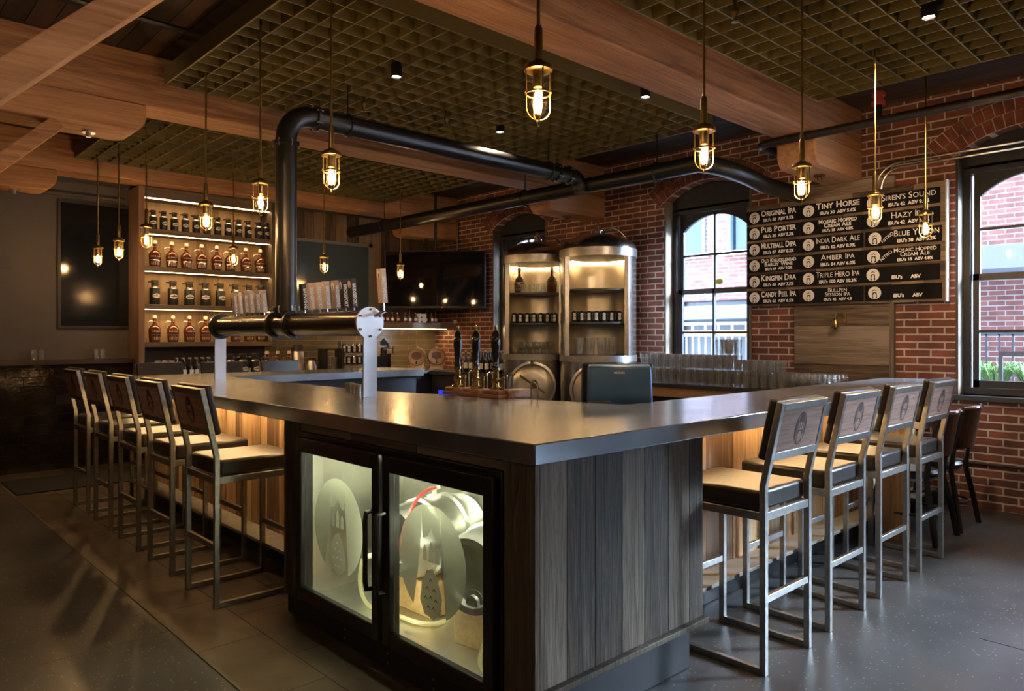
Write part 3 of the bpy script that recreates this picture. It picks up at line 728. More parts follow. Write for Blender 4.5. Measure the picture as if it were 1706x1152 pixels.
# ------------------------------------------------------------------ pendant lamps
def make_pendant():
    t = thing('pendant_lamp', 'p', 'lamp')
    MB().cyl((0, 0, .335), (0, 0, 1.362), .0065, n=8).build('rod', m_brass, t)
    MB().lathe([(0, .345), (.010, .343), (.0145, .33), (.0145, .225), (.017, .222), (.03, .215), (.047, .205), (.050, .20), (.050, .188), (.045, .186), (.02, .186), (0, .186)], n=20).build('cap', m_brass, t)
    MB().lathe([(.0, .19), (.019, .19), (.019, .135), (.017, .130), (0, .130)], n=16).build('socket', m_brassdk, t)
    b = MB(); rr = .044
    for k in range(4):
        w = PI/4+k*PI/2; c, s = math.cos(w), math.sin(w)
        pts = [(rr*c, rr*s, .19), (rr*c, rr*s, .06)]+[(rr*math.cos(a)*c, rr*math.cos(a)*s, .06-.042*math.sin(a)) for a in [R(15*i) for i in range(1, 6)]]+[(.004*c, .004*s, .018)]
        b.tube(pts, .0032, 6)
    for z in (.190, .110): b.tube([(rr*math.cos(w), rr*math.sin(w), z) for w in [2*PI*i/24 for i in range(24)]], .0034, 6, True)
    b.tube([(.008*math.cos(w), 0, .009+.009*math.sin(w)) for w in [2*PI*i/12 for i in range(12)]], .0025, 6, True)
    for k in range(4):
        w = PI/4+k*PI/2
        for z in (.190, .110): b.cyl((rr*math.cos(w), rr*math.sin(w), z), (1.16*rr*math.cos(w), 1.16*rr*math.sin(w), z), .004, n=6)
    b.build('wire_cage', m_brass, t)
    g = MB().lathe([(.010, .135), (.012, .125), (.020, .108), (.0285, .085), (.030, .07), (.026, .052), (.015, .038), (0, .033)], n=18).build('bulb', m_cage_glass, t)
    b = MB()
    for k in range(5):
        w = 2*PI*k/5
        b.tube([(.006*math.cos(w), .006*math.sin(w), .120), (.015*math.cos(w+.3), .015*math.sin(w+.3), .080), (.010*math.cos(w+.6), .010*math.sin(w+.6), .046)], .0034, 6)
    b.build('filament', m_filament, g)
    return t
pend = [((1.776, 1.760), 'brass caged pendant above the front corner of the counter, nearest the camera'),
 ((2.835, 1.777), 'brass caged pendant hanging in front of the middle arched window, second in the right row'),
 ((3.829, 1.799), 'brass caged pendant hanging left of the menu board top'),
 ((4.935, 1.834), 'brass caged pendant covering the middle of the menu board'),
 ((5.975, 1.861), 'brass caged pendant covering the right part of the menu board'),
 ((1.851, 3.296), 'brass caged pendant just right of the vertical black duct'),
 ((1.893, 4.208), 'brass caged pendant just left of the vertical black duct'),
 ((1.923, 5.148), 'brass caged pendant in front of the middle of the lit shelves'),
 ((1.949, 6.524), 'brass caged pendant at the left edge of the lit shelves'),
 ((2.036, 7.636), 'brass caged pendant in front of the right side of the dark wall pane'),
 ((2.053, 8.443), 'brass caged pendant at the far left, leftmost of all'),
 ((3.076, 7.482), 'small-looking far pendant in front of the second shelf of amber jugs'),
 ((4.193, 7.630), 'small-looking far pendant in front of the blue-grey pane'),
 ((5.348, 7.776), 'small-looking far pendant in front of the television')]
P0 = make_pendant()
pl = bpy.data.lights.new('bulb_light', 'POINT'); pl.energy = 11; pl.color = WARM; pl.shadow_soft_size = .02
for i, ((x, y), lab) in enumerate(pend):
    if i == 0: P0.location = (x, y, 2.14); P0['label'] = lab; P0['group'] = 'caged pendant lamps over the bar'; P0.rotation_euler = (0, 0, R(20))
    else: dup(P0, (x, y, 2.14), R(random.uniform(0, 90)), lab)
    o = bpy.data.objects.new('bulb_light', pl); COL.objects.link(o); o.location = (x, y, 2.14+.085)

for x, y in ((-1.3, 1.2), (-1.6, 4.6), (.4, -2.4), (3.2, -2.4)):      # unseen pendants added for warm fill on the beams
    dup(P0, (x, y, 2.14), 0, 'brass caged pendant added for warm fill, outside the view', 'added fill pendants outside the view')
    l = bpy.data.lights.new('bulb_light', 'POINT'); l.energy = 5 if x < 0 else 8; l.color = (1, .70, .42); l.shadow_soft_size = .03
    o = bpy.data.objects.new('bulb_light', l); COL.objects.link(o); o.location = (x, y, 2.10)

# spotlights and sprinkler heads in the lattice
SPOTS = [((4.28, 4.71), 'small round ceiling spotlight shining brightest, in the lattice above the duct'), ((4.44, 3.28), 'small black spotlight below the lattice edge next to the front beam'), ((4.48, 1.38), 'small black spotlight in the lattice above the menu board'), ((2.85, 4.19), 'small black spotlight in the lattice above the pendant nearest the black duct')]
def make_spot():
    t = thing('spotlight', 's', 'lamp')
    MB().lathe([(0, .09), (.03, .09), (.04, .07), (.04, .0), (.034, -.004), (.030, .01), (0, .012)], n=18).build('housing', m_black, t)
    MB().cyl((0, 0, .08), (0, 0, .25), .008, n=8).build('stem', m_black, t)
    MB().cyl((0, 0, .004), (0, 0, .009), .027, n=16).build('lens', m_bulbglow, t)
    return t
S0 = make_spot()
def spotlamp(x, y, z, tgt, e, ang=70, col=(1, .74, .48), rad=.05):
    l = bpy.data.lights.new('spot', 'SPOT'); l.energy = e; l.color = col; l.spot_size = R(ang); l.spot_blend = .6; l.shadow_soft_size = rad
    o = bpy.data.objects.new('spot', l); COL.objects.link(o); o.location = (x, y, z)
    o.rotation_euler = (Vector(tgt)-Vector((x, y, z))).to_track_quat('-Z', 'Y').to_euler(); return o
for i, ((x, y), lab) in enumerate(SPOTS):
    if i == 0: S0.location = (x, y, 3.20); S0['label'] = lab; S0['group'] = 'ceiling spotlights'
    else: dup(S0, (x, y, 3.20), 0, lab)
spotlamp(4.28, 4.71, 3.19, (3.4, 4.6, 0), 60, 110)
spotlamp(4.44, 3.28, 3.19, (3.4, 2.0, 0), 50, 100)
spotlamp(4.48, 1.38, 3.19, (5.6, 2.5, 1.5), 60, 100)
for x, y, tg, e, an in ((-1.2, .8, (.9, 2.9, 2.75), 65, 38), (-1.6, 3.4, (1.5, 5.3, 1.0), 30, 38), (-1.2, 4.2, (.9, 5.8, 3.0), 45, 45)):  # unseen spots added to brighten the near timbers and stool backs
    dup(S0, (x, y, 3.20), 0, 'small black spotlight added for fill light, outside the view', 'added fill spotlights outside the view'); spotlamp(x, y, 3.19, tg, e, an, (1, .72, .45))
for (x, y, lab) in ((3.0, 4.85, 'small bronze sprinkler head under the lattice, left of the bright spotlight'), (3.69, 4.71, 'small dark sprinkler head in the lattice near the bright spotlight'), (3.63, 2.08, 'bronze sprinkler head in the upper right lattice')):
    t = thing('sprinkler', lab, 'sprinkler', (x, y, 3.19), 0, 'sprinkler heads')
    MB().cyl((0, 0, .0), (0, 0, .30), .012, n=8).build('pipe_drop', m_brassdk, t)
    MB().lathe([(0, .03), (.02, .03), (.022, .0), (.01, -.02), (.012, -.045), (.022, -.048), (0, -.05)], n=12).build('deflector', m_brassdk, t)

# ------------------------------------------------------------------ ducts and pipes
def flange(mb, c, axis, r, th=.016):
    c = Vector(c); a = {'x': Vector((1, 0, 0)), 'y': Vector((0, 1, 0)), 'z': Vector((0, 0, 1))}[axis]
    mb.cyl(c-a*th, c+a*th, r, n=28)
def bolts(mb, c, axis, r, n=6, th=.03):
    c = Vector(c)
    a, u, v = {'x': (Vector((1, 0, 0)), Vector((0, 1, 0)), Vector((0, 0, 1))), 'y': (Vector((0, 1, 0)), Vector((1, 0, 0)), Vector((0, 0, 1))), 'z': (Vector((0, 0, 1)), Vector((1, 0, 0)), Vector((0, 1, 0)))}[axis]
    for i in range(n):
        w = 2*PI*(i+.5)/n; p = c+u*r*math.cos(w)+v*r*math.sin(w); mb.cyl(p-a*th, p+a*th, .007, n=6)
TX = 2.31; TY = 4.73; TZ = 1.50; DZ = 2.965; pr = .072
# overhead supply duct
t = thing('supply_pipe', 'fat glossy black pipe rising from the draft tower and running overhead to the wall', 'pipe', (TX, TY, 0))
b = MB()
el = [(.19-.19*math.cos(w), 0, DZ-.19+.19*math.sin(w)) for w in [R(9*i) for i in range(11)]]
end = [(5.35-TX-.12+.12*math.sin(w), 0-.0, DZ-.12+.12*math.cos(w)) for w in [R(15*i) for i in range(7)]]
b.tube([(0, 0, TZ+.06)]+el+end+[(5.35-TX, 0, DZ-.14)], pr, 28)
b.build('pipe_run', m_blackpipe, t, ang=60)
b = MB(); bb = MB()
for c, ax in (((0, 0, DZ-.22), 'z'), ((.22, 0, DZ), 'x'), ((2.70, 0, DZ), 'x'), ((2.86, 0, DZ), 'x'), ((0, 0, TZ+.105), 'z')):
    b = MB(); flange(b, c, ax, pr+.017, .012); b.build('coupling_flange', m_black, t); bolts(bb, c, ax, pr+.012, 6, .024)
bb.build('flange_bolts', m_steel, t)
for x in (.48, 2.60): MB().tube([(x, (pr+.006)*math.sin(w), DZ+(pr+.006)*math.cos(w)) for w in [2*PI*i/20 for i in range(20)]], .010, 6, True).cyl((x, 0, DZ+pr), (x, 0, 3.26), .006, n=6).build('hanger_strap', m_black, t)
# wall duct
t = thing('overhead_duct', 'long black duct running along the top of the brick wall toward the back', 'pipe', (5.45, 0, 2.90))
b = MB(); b.tube([(0, 9.15, 0), (0, 3.45, 0)]+[(.75-.75*math.cos(w), 3.50-.75*math.sin(w)*.30, -.0-.10*(1-math.cos(w))) for w in [R(10*i) for i in range(1, 10)]]+[(1.45, 3.26, -.11)], .075, 24)
b.build('duct_run', m_blackpipe, t, ang=60)
for y in (8.3, 5.6, 3.9): MB().tube([((.083)*math.sin(w), y, .083*math.cos(w)) for w in [2*PI*i/20 for i in range(20)]], .009, 6, True).cyl((0, y, .08), (0, y, .60 if y > 8.5 else .36), .006, n=6).build('hanger_strap', m_black, t)
# thin sprinkler main
t = thing('sprinkler_main', 'dark iron pipe crossing in front of the corbel at upper right, with a hanger', 'pipe', (5.93, 0, 3.085))
MB().tube([(0, -6, 0), (0, 3.10, 0)]+[(.08-.08*math.cos(w), 3.10+.08*math.sin(w), 0) for w in [R(18*i) for i in range(1, 6)]]+[(1.03, 3.18, 0)], .034, 16).build('pipe_run', plain('dark_iron', (.03, .028, .028), .4, .4, .3, 15), t)
MB().tube([(.04*math.sin(w), 2.78, .04*math.cos(w)) for w in [2*PI*i/16 for i in range(16)]], .007, 6, True).cyl((0, 2.78, .04), (0, 2.78, .22), .005, n=6).build('hanger', m_steel, t)
rd = MB().cyl((0, 2.18, 0), (0, 2.18, .12), .026).build('riser', m_black, t)
MB().cyl((0, 2.18, .12), (0, 2.18, .23), .034).cyl((0, 2.18, .12), (0, 2.18, .15), .05).cyl((0, 2.18, .19), (0, 2.18, .215), .048).cyl((-.06, 2.18, .18), (.06, 2.18, .18), .022).build('red_coupling', m_redpaint, t)
tag(MB().tube([(-4.4, 5.0, 3.44), (1.74, 5.0, 3.44)], .022, 8).tube([(-4.4, 5.09, 3.46), (1.3, 5.09, 3.46), (1.3, 5.5, 3.46)], .014, 8).build('black_conduit', m_black), 'black conduit pair crossing the dark ceiling boards at upper left', 'conduit')
# conduits on the brick
for dz, lab in ((0, 'thin grey metal conduit across the arch at right, lower of two'), (.045, 'thin grey metal conduit across the arch at right, upper of two')):
    t2 = MB().tube([(WX-.03, -5.9, 2.99+dz), (WX-.03, 2.36, 2.92+dz)]+[(WX-.03, 2.36+(.16+dz)*math.sin(w), 2.76+(.16+dz)*math.cos(w)) for w in [R(15*i) for i in range(1, 7)]]+[(WX-.03, 2.52+dz, 2.745)], .011, 8).build('conduit', m_steel)
    tag(t2, lab, 'conduit', 'conduits on the brick wall')
tag(MB().tube([(WX-.03, 8.58, 2.62), (WX-.03, 8.58, 3.4)], .014, 8).build('conduit', m_steel), 'thin vertical conduit on the brick beside the television', 'conduit')
tag(MB().tube([(WX-.02, -5.9, .37), (WX-.02, 2.35, .37)], .010, 8).build('conduit', m_blackmatte), 'thin dark conduit running low along the brick wall under the window', 'conduit')

# ------------------------------------------------------------------ draft tower with tap handles
t = thing('draft_tower', 'horizontal dark pipe draft tower standing on two flat steel legs on the counter', 'beer tower', (TX, 0, CT))
H = TZ-CT
def legplate(y):
    n = 28; r = .093; p = [(-.045, 0), (.045, 0), (.045, H-math.sqrt(r*r-.045**2))]
    a0 = math.asin(-math.sqrt(r*r-.045**2)/r); a1 = PI-a0
    p += [(r*math.cos(a0+(a1-a0)*i/n), H+r*math.sin(a0+(a1-a0)*i/n)) for i in range(1, n)]
    p += [(-.045, H-math.sqrt(r*r-.045**2))]
    return MB().prism(p, 'y', y-.006, y+.006)
legplate(3.67).build('leg_plate', m_plate, t, .001)
legplate(5.88).build('leg_plate', m_plate, t, .001)
MB().cyl((0, 3.677, H), (0, 5.872, H), pr+.004, n=32).build('main_pipe', m_bronzepipe, t)
b = MB(); bb = MB()
for y in (4.60, 4.86): b = MB(); flange(b, (0, y, H), 'y', .098, .013); b.build('coupling_flange', m_black, t); bolts(bb, (0, y, H), 'y', .085, 6, .02)
b = MB(); flange(b, (0, 5.86, H), 'y', .10, .012); b.build('coupling_flange', m_black, t)
bolts(bb, (0, 3.665, H), 'y', .078, 6, .012); bb.build('flange_bolts', m_brassdk, t)
def make_tap():
    t = thing('tap_handle', 'h', 'tap handle')
    MB().cyl((0, 0, -.05), (0, 0, 0), .007, n=10).cyl((-.045, 0, -.075), (.005, 0, -.055), .010, n=10).build('faucet', m_chrome, t)
    return t
def tap(x, y, z, h, mat, label, text, tcol, oval=True, teal=False, group='tap handles on the draft tower'):
    t = thing('tap_handle', label, 'tap handle', (x, y, z), R(random.uniform(-6, 6)), group)
    MB().cyl((0, 0, -.05), (0, 0, .01), .007, n=10).cyl((-.07, 0, -.07), (.005, 0, -.05), .010, n=10).build('faucet', m_chrome, t)
    hb = MB().box(-.019, .019, -.021, .021, 0, h).build('handle_body', mat, t, .002)
    if teal: MB().box(.0191, .024, -.021, .021, .03, h-.03).build('teal_face', plain('teal_face', (.08, .33, .38), .5), hb)
    # lettering runs down the -Y face; badge on the -X face
    m = MB()
    textmesh(m, text, .030, Matrix(((0, 1, 0, -.010), (0, 0, 0, -.0215), (-1, 0, 0, h*.44), (0, 0, 0, 1))), .0008, 'CENTER', h*.78)
    m.build('lettering', tcol, hb)
    if oval:
        n = 20
        o = MB(); o.add([(-.0193, .0155*math.cos(2*PI*i/n), h-.034+.024*math.sin(2*PI*i/n)) for i in range(n)], [tuple(range(n))]); ov = o.build('oval_badge', m_cream, hb)
        o = MB(); q = emblem_uv(); o.add([(-.0196, .013*u, h-.036+.019*v) for u, v in q], [tuple(range(len(q)))]); o.build('badge_mark', m_brassdk, hb)
    t.rotation_euler = (0, R(-5), R(random.uniform(-6, 6)))
    return t
m_t1 = plain('handle_black', (.012, .011, .011), .45); m_t2 = plain('handle_rosewood', (.25, .20, .18), .4, 0, .15, 30); m_t3 = plain('handle_bare', (.42, .35, .33), .4, 0, .12, 30)
m_letter = plain('pale_lettering', (.62, .68, .72), .6)
ypos = [4.50, 4.40, 4.30, 4.20, 4.08, 3.98, 3.88]
hm = [(m_t1, 'BREWING', False, False), (m_t3, 'BRIDGEPORT', False, False), (m_t3, 'BRIDGEPORT', False, False), (m_t3, 'BRIDGEPORT', True, False), (m_t2, 'BRIDGEPORT', True, True), (m_t1, 'BRIDGEPORT', True, True), (m_t1, 'BRIDGEPORT', True, False)]
hl = ['black tap handle at the left end of the right-hand row, without a badge', 'first plain pale tap handle beside the black one', 'second plain pale tap handle from the left', 'pale tap handle with a faint oval badge', 'rosy tap handle with an oval badge and teal side', 'slim black tap handle with teal side', 'wide black tap handle with oval badge, above the round end plate']
for y, (mt, tx, ov, te), lab in zip(ypos, hm, hl): tap(TX+.02, y, TZ+.095, .175, mt, lab, tx, m_letter, ov, te)
tap(TX+.06, 3.62, TZ+.115, .20, m_t3, 'tall pale tap handle with oval badge, rightmost, before the television edge', 'BREWING', m_letter)
lab6 = ['leftmost', 'second', 'third', 'fourth', 'fifth', 'sixth']
for k, y in enumerate((5.62, 5.52, 5.42, 5.32, 5.22, 5.12)):
    tap(TX+.02, y, TZ+.095, .165, m_t2 if k % 2 == 0 else m_t3, '%s of the six tap handles left of the vertical pipe' % lab6[k], 'BRIDGEPORT', m_letter, True)
o = MB().box(-.055, .055, -.004, .004, 0, .055).build('tower_sign', plain('pale_blue_sign', (.34, .42, .50), .5)); tag(o, 'small pale blue sign with dark oval mark on the tower pipe', 'sign'); o.location = (TX, 4.70, TZ+.082); o.rotation_euler = (0, 0, R(-35))
m = MB(); n = 18; m.add([(.025*math.cos(2*PI*i/n), -.0045, .028+.019*math.sin(2*PI*i/n)) for i in range(n)], [tuple(range(n))]); m.build('dark_mark', m_blackmatte, o)

# hand pumps
t0 = None
def make_pump():
    t = thing('hand_pump', 'p', 'beer engine')
    MB().box(-.078, .078, -.055, .055, 0, .022).box(-.070, .070, -.045, .045, .022, .045).build('wood_base', m_cask_wood, t, .004)
    MB().box(-.0775, .0775, -.0565, -.0555, .003, .018).build('copper_trim', plain('copper_trim', (.6, .34, .22), .3, 1), t)
    br = MB().lathe([(.0, .045), (.036, .045), (.036, .055), (.022, .062), (.020, .085), (.027, .092), (.027, .105), (.017, .115), (.017, .15), (.024, .158), (.024, .172), (.0, .175)], n=20).build('brass_pillar', m_goldbrass, t)
    MB().lathe([(.0, .17), (.019, .17), (.021, .18), (.017, .19), (.020, .24), (.027, .30), (.028, .335), (.021, .35), (.024, .362), (.014, .382), (.010, .388), (0, .39)], n=20).build('black_handle', plain('glossy_black', (.008, .008, .009), .12, 0, 0, 1, 0, .6), t)
    MB().lathe([(.0, .388), (.008, .388), (.009, .395), (.006, .40), (.009, .41), (.006, .42), (0, .424)], n=12).build('brass_finial', m_goldbrass, t)
    MB().cyl((.043, .015, .045), (.043, .015, .12), .011, n=12).cyl((.043, .015, .10), (.043, .015, .115), .016, n=12).build('side_valve', m_goldbrass, t)
    MB().tube([(.066, .03, .045), (.066, .03, .12)]+[(.066, .03+.022-.022*math.cos(w), .12+.022*math.sin(w)) for w in [R(20*i) for i in range(1, 10)]]+[(.066, .075, .06)], .005, 8).build('swan_neck', m_chrome, t)
    return t
P = make_pump()
for i, (x, y, lab) in enumerate(((2.81, 3.474, 'black-handled brass hand pump, left of the three'), (2.815, 3.31, 'black-handled brass hand pump, middle of the three'), (2.82, 3.14, 'black-handled brass hand pump, right of the three'))):
    if i == 0: P.location = (x, y, CT); P.rotation_euler = (0, 0, R(-88)); P['label'] = lab; P['group'] = 'hand pumps on the inner counter'
    else: dup(P, (x, y, CT), R(-88), lab)
tag(MB().box(-.10, .10, -.05, .05, 0, .045).build('pump_base', m_cask_wood, None, .004), 'wooden base block at the right end of the three hand pumps', 'base').location = (2.935, 3.10, CT)
tag(MB().tube([(0, 0, 0), (0, 0, .08)]+[(0, -.025+.025*math.cos(w), .08+.025*math.sin(w)) for w in [R(20*i) for i in range(1, 10)]]+[(0, -.055, -.01)], .006, 8).build('swan_neck_spout', m_chrome), 'bent chrome spout standing alone on the counter right of the hand pumps', 'spout').location = (2.90, 2.93, CT)
# little plate racks reflected on the counter: row of small jars at the inner edge
# POS terminal
t = thing('payment_terminal', 'dark blue point-of-sale screen seen from behind, at the inner edge of the right counter', 'register', (3.235, 2.575, .87), R(-43.2))
MB().prism([(-.03, 0), (.13, 0), (.12, .03), (.05, .05), (.02, .12), (-.03, .12)], 'x', -.10, .10).build('stand', m_navydk, t, .006)
b = MB(); b.prism([(-.085, .14), (-.10, .20), (-.085, .29), (-.055, .385), (-.02, .395), (.05, .36), (.10, .14), (.06, .12), (-.06, .12)], 'x', -.175, .175)
b.build('screen_housing', m_navy, t, .012, 3)
b = MB(); b.prism([(.05, .125), (.115, .13), (.075, .375), (.01, .40)], 'x', -.20, .195); b.build('screen_bezel', m_navydk, t, .006)
MB().prism([(-.11, .19), (-.05, .13), (-.05, .26)], 'x', -.1755, -.06).build('side_cover', m_navydk, t, .006)
MB().box(-.10, .14, -.105, -.07, .125, .15).build('cable_cover', m_navydk, t, .004)
m = MB(); textmesh(m, 'MICROS', .016, Matrix(((1, 0, 0, -.005), (0, 0, -1, -.072), (0, 1, 0, .345), (0, 0, 0, 1))), .0004)
m.build('maker_lettering', m_label, t)

# small items on the inner counter beside the tower leg
t0 = None
for i, (dx, dy) in enumerate(((0, 0), (.075, .0), (.15, -.0), (.22, .02))):
    t = MB().lathe([(0, 0), (.022, 0), (.024, .05), (.02, .055), (0, .056)], n=14).build('ramekin', m_steel); tag(t, 'small steel cup on the counter beside the near tower leg', 'cup', 'steel cups on the counter'); t.location = (2.42+dx*.25, 3.98+dx*.9, CT)
for i in range(2):
    tag(MB().lathe([(0, 0), (.02, 0), (.018, .03), (.026, .05), (.0, .055)], n=10).build('bottle_stopper', m_black), 'black stopper standing behind the steel cups', 'stopper', 'black stoppers on the counter').location = (2.53, 4.02+.09*i, CT)

# ------------------------------------------------------------------ menu board
t = thing('menu_board', 'large wooden menu board with black beer name slats on the brick wall', 'menu board', (6.90, 0, 0))
b = MB(); z = 1.722
while z < 2.742:
    z1 = min(z+.085, 2.742); y = 1.985
    while y < 3.825:
        w = random.choice([.18, .26, .34]); y1 = min(y+w, 3.825); b.box(.0, .02, y, y1-.001, z, z1-.001); y = y1
    z = z1
b.build('slat_backing', m_slat, t)
MB().box(-.03, .04, 1.975, 1.987, 1.715, 2.745).build('pale_edge_strip', m_white, t)
MB().box(.02, .055, 2.0, 3.8, 1.75, 2.72).build('batten', m_blackmatte, t)
rows = [
 [('ORIGINAL IPA', None, "IBU's 50  ABV 5.5%", 0), ('PUB PORTER', None, "IBU's 30  ABV 5.3%", 0), ('MULTIBALL DIPA', None, "IBU's 87  ABV 8.2%", 0), ('OLD KNUCKLEHEAD', 'BARLEY WINE', "IBU's 69  ABV 9.2%", 0), ('KINGPIN DRA', None, "IBU's 65  ABV 7.5%", 0), ('CANDY PEEL IPA', None, "IBU's 65  ABV 6.5%", 0)],
 [('TINY HORSE', None, "IBU's 30  ABV 5.6%", 0), ('MOSAIC HOPPED', 'CREAM ALE', "IBU's 18  ABV 4.8%", 0), ('INDIA DARK ALE', None, "IBU's 62 ABV 8.9%", 1), ('AMBER IPA', None, "IBU's 84 ABV 6.0%", 1), ('TRIPLE HERO IPA', None, "IBU's 100 ABV 10.3%", 1), ('BULLPEN', 'SESSION IPA', "IBU's 45  ABV 4.8", 1)],
 [("SIREN'S SOUND", None, "IBU's 42  ABV 9.0%", 1), ('HAZY IPA', None, "IBU's 42  ABV 6.9%", 1), ('BLUE YUKON', 'N', "IBU's 30  ABV 5.2%", 1), ('MOSAIC HOPPED', 'CREAM ALE', "IBU's 18  ABV 4.8%", 2), (None, None, "IBU's      ABV   ", 0), (None, None, "IBU's      ABV   ", 0)]]
cols = [(3.815, 3.265), (3.255, 2.665), (2.655, 2.03)]
def MT(y, z, sc=1, rot=0, X=-.0165):
    # text x runs toward -Y, y runs up, faces -X
    c, s = math.cos(rot), math.sin(rot)
    return Matrix(((0, 0, -1, X), (-c, s, 0, y), (s, c, 0, z), (0, 0, 0, 1)))
# smaller first letter / small caps are set as separate sizes
def small_caps(mb, s, size, yc, z, off, maxw, hand):
    # measure by laying words out with a bigger initial
    parts = []
    for w in s.split(' '): parts.append(w)
    tmp = MB(); x = 0
    for w in parts:
        a = MB(); textmesh(a, w[0], size*1.22, Matrix.Identity(4), off, 'LEFT')
        x0 = min(v[0] for v in a.v); x1 = max(v[0] for v in a.v); a.xf(Matrix.Translation((x-x0, 0, 0))); tmp.add(a.v, a.f); x += x1-x0+size*.09
        if len(w) > 1:
            a = MB(); textmesh(a, w[1:], size, Matrix.Identity(4), off, 'LEFT')
            x0 = min(v[0] for v in a.v); x1 = max(v[0] for v in a.v); a.xf(Matrix.Translation((x-x0, 0, 0))); tmp.add(a.v, a.f); x += x1-x0
        x += size*.42
    W_ = x-size*.42; k = min(1, maxw/W_)
    tmp.xf(MT(yc, z) @ Matrix.Diagonal((k, 1, 1, 1)) @ Matrix.Translation((-W_/2, 0, 0)))
    mb.add(tmp.v, tmp.f)
for c, (ya, yb) in enumerate(cols):
    for r in range(6):
        n1, n2, sub, hand = rows[c][r]
        zc = 2.625-r*.1625; hgt = .134
        xs = random.uniform(-.012, .012) if c == 2 else 0
        sl = MB().box(-.016, .0, yb+xs, ya+xs, zc-hgt/2, zc+hgt/2).build('name_slat', m_panel, t, .001)
        tw = ya-yb; er = .056; ec = ya+xs-.085
        em = MB(); n = 28; em.add([(-.0164, ec+er*math.cos(2*PI*i/n), zc+er*math.sin(2*PI*i/n)) for i in range(n)], [tuple(range(n))])
        eo = em.build('round_emblem', m_white, sl)
        mk = MB()
        q = [(-.37, -.86), (-.33, -.2), (-.29, .10), (-.12, .10), (0, .13), (.12, .10), (.29, .10), (.33, -.2), (.37, -.86)]
        mk.add([(-.0168, ec-u*er, zc+v*er) for u, v in q], [tuple(range(len(q)))])
        q = [(-.29, .28), (-.29, .50), (-.16, .42), (0, .60), (.16, .42), (.29, .50), (.29, .28), (.16, .34), (0, .42), (-.16, .34)]
        mk.add([(-.0168, ec-u*er, zc+v*er) for u, v in q], [tuple(range(len(q)))])
        mk.build('emblem_tower', m_panel, sl)
        mk = MB(); mk.add([(-.0171, ec+.23*er*math.cos(2*PI*i/20), zc-.46*er+.44*er*math.sin(2*PI*i/20)) for i in range(20)], [tuple(range(20))]); mk.build('emblem_hop', m_white, sl)
        mb = MB(); yc = ya+xs-.085-er-(tw-.085-er-.02)/2-.005; mw = tw-.085-er-.045
        off = .0022 if not hand else .0002
        if n2 == 'N' or hand == 2:
            textmesh(mb, 'NITRO', .042, MT(ya+xs-.20, zc-.01, rot=R(38)), 0.0, 'CENTER', .12)
            yc -= .05; mw -= .08
        if n1 and (n2 is None or n2 == 'N'):
            small_caps(mb, n1, .066 if not hand else .062, yc, zc+.004, off, mw, hand)
            textmesh(mb, sub, .042, MT(yc, zc-.051), .0015, 'CENTER', mw*.86)
        elif n1:
            small_caps(mb, n1, .043, yc, zc+.026, off*.8, mw, hand); small_caps(mb, n2, .043, yc, zc-.013, off*.8, mw*.8, hand)
            textmesh(mb, sub, .036, MT(yc, zc-.054), .0012, 'CENTER', mw*.82)
        else:
            textmesh(mb, sub, .042, MT(yc, zc-.045), .0018, 'CENTER', mw*.8)
        mb.build('lettering', m_chalk, sl)
# weathered planks above and below the board
t = thing('wall_planks', 'weathered horizontal planks on the wall below the menu board, behind the bell', 'wood panel', (WX, 0, 0))
b = MB()
for z0, z1 in ((.90, 1.02), (1.02, 1.16), (1.16, 1.33), (1.33, 1.52), (1.52, 1.74)): b.box(-.035, -.0, 2.45, 3.33, z0, z1-.002)
b.build('planks', m_barn_y, t)
MB().box(-.05, -.0, 2.41, 2.45, .90, 1.74).build('edge_board', wood('edge_board_wood', [(.12, .085, .06), (.25, .2, .15)], 'z'), t)
b = MB(); b.box(-.04, 0, 2.60, 3.36, 2.745, 2.86).box(-.036, 0, 2.41, 2.60, 2.75, 2.855)
tag(b.build('wall_block', m_barn_y), 'grey weathered board on the brick directly above the menu board', 'board').location = (WX, 0, 0)
t = thing('brass_bell', 'small brass bell on a bracket on the weathered planks', 'bell', (6.90, 2.90, 1.54))
MB().lathe([(0, .055), (.014, .052), (.024, .035), (.028, .01), (.040, -.025), (.046, -.035), (.042, -.037), (.0, .0)], (-.05, 0, 0), 24).build('bell_cup', m_brass, t)
MB().lathe([(0, -.028), (.009, -.034), (.012, -.045), (.008, -.055), (0, -.058)], (-.05, 0, 0), 12).build('clapper', m_brassdk, t)
MB().tube([(.02, -.06, .04), (-.02, -.045, .10), (-.05, -.01, .085), (-.05, 0, .055)], .006, 8).box(.012, .025, -.075, -.04, .01, .10).build('bracket', m_brass, t)

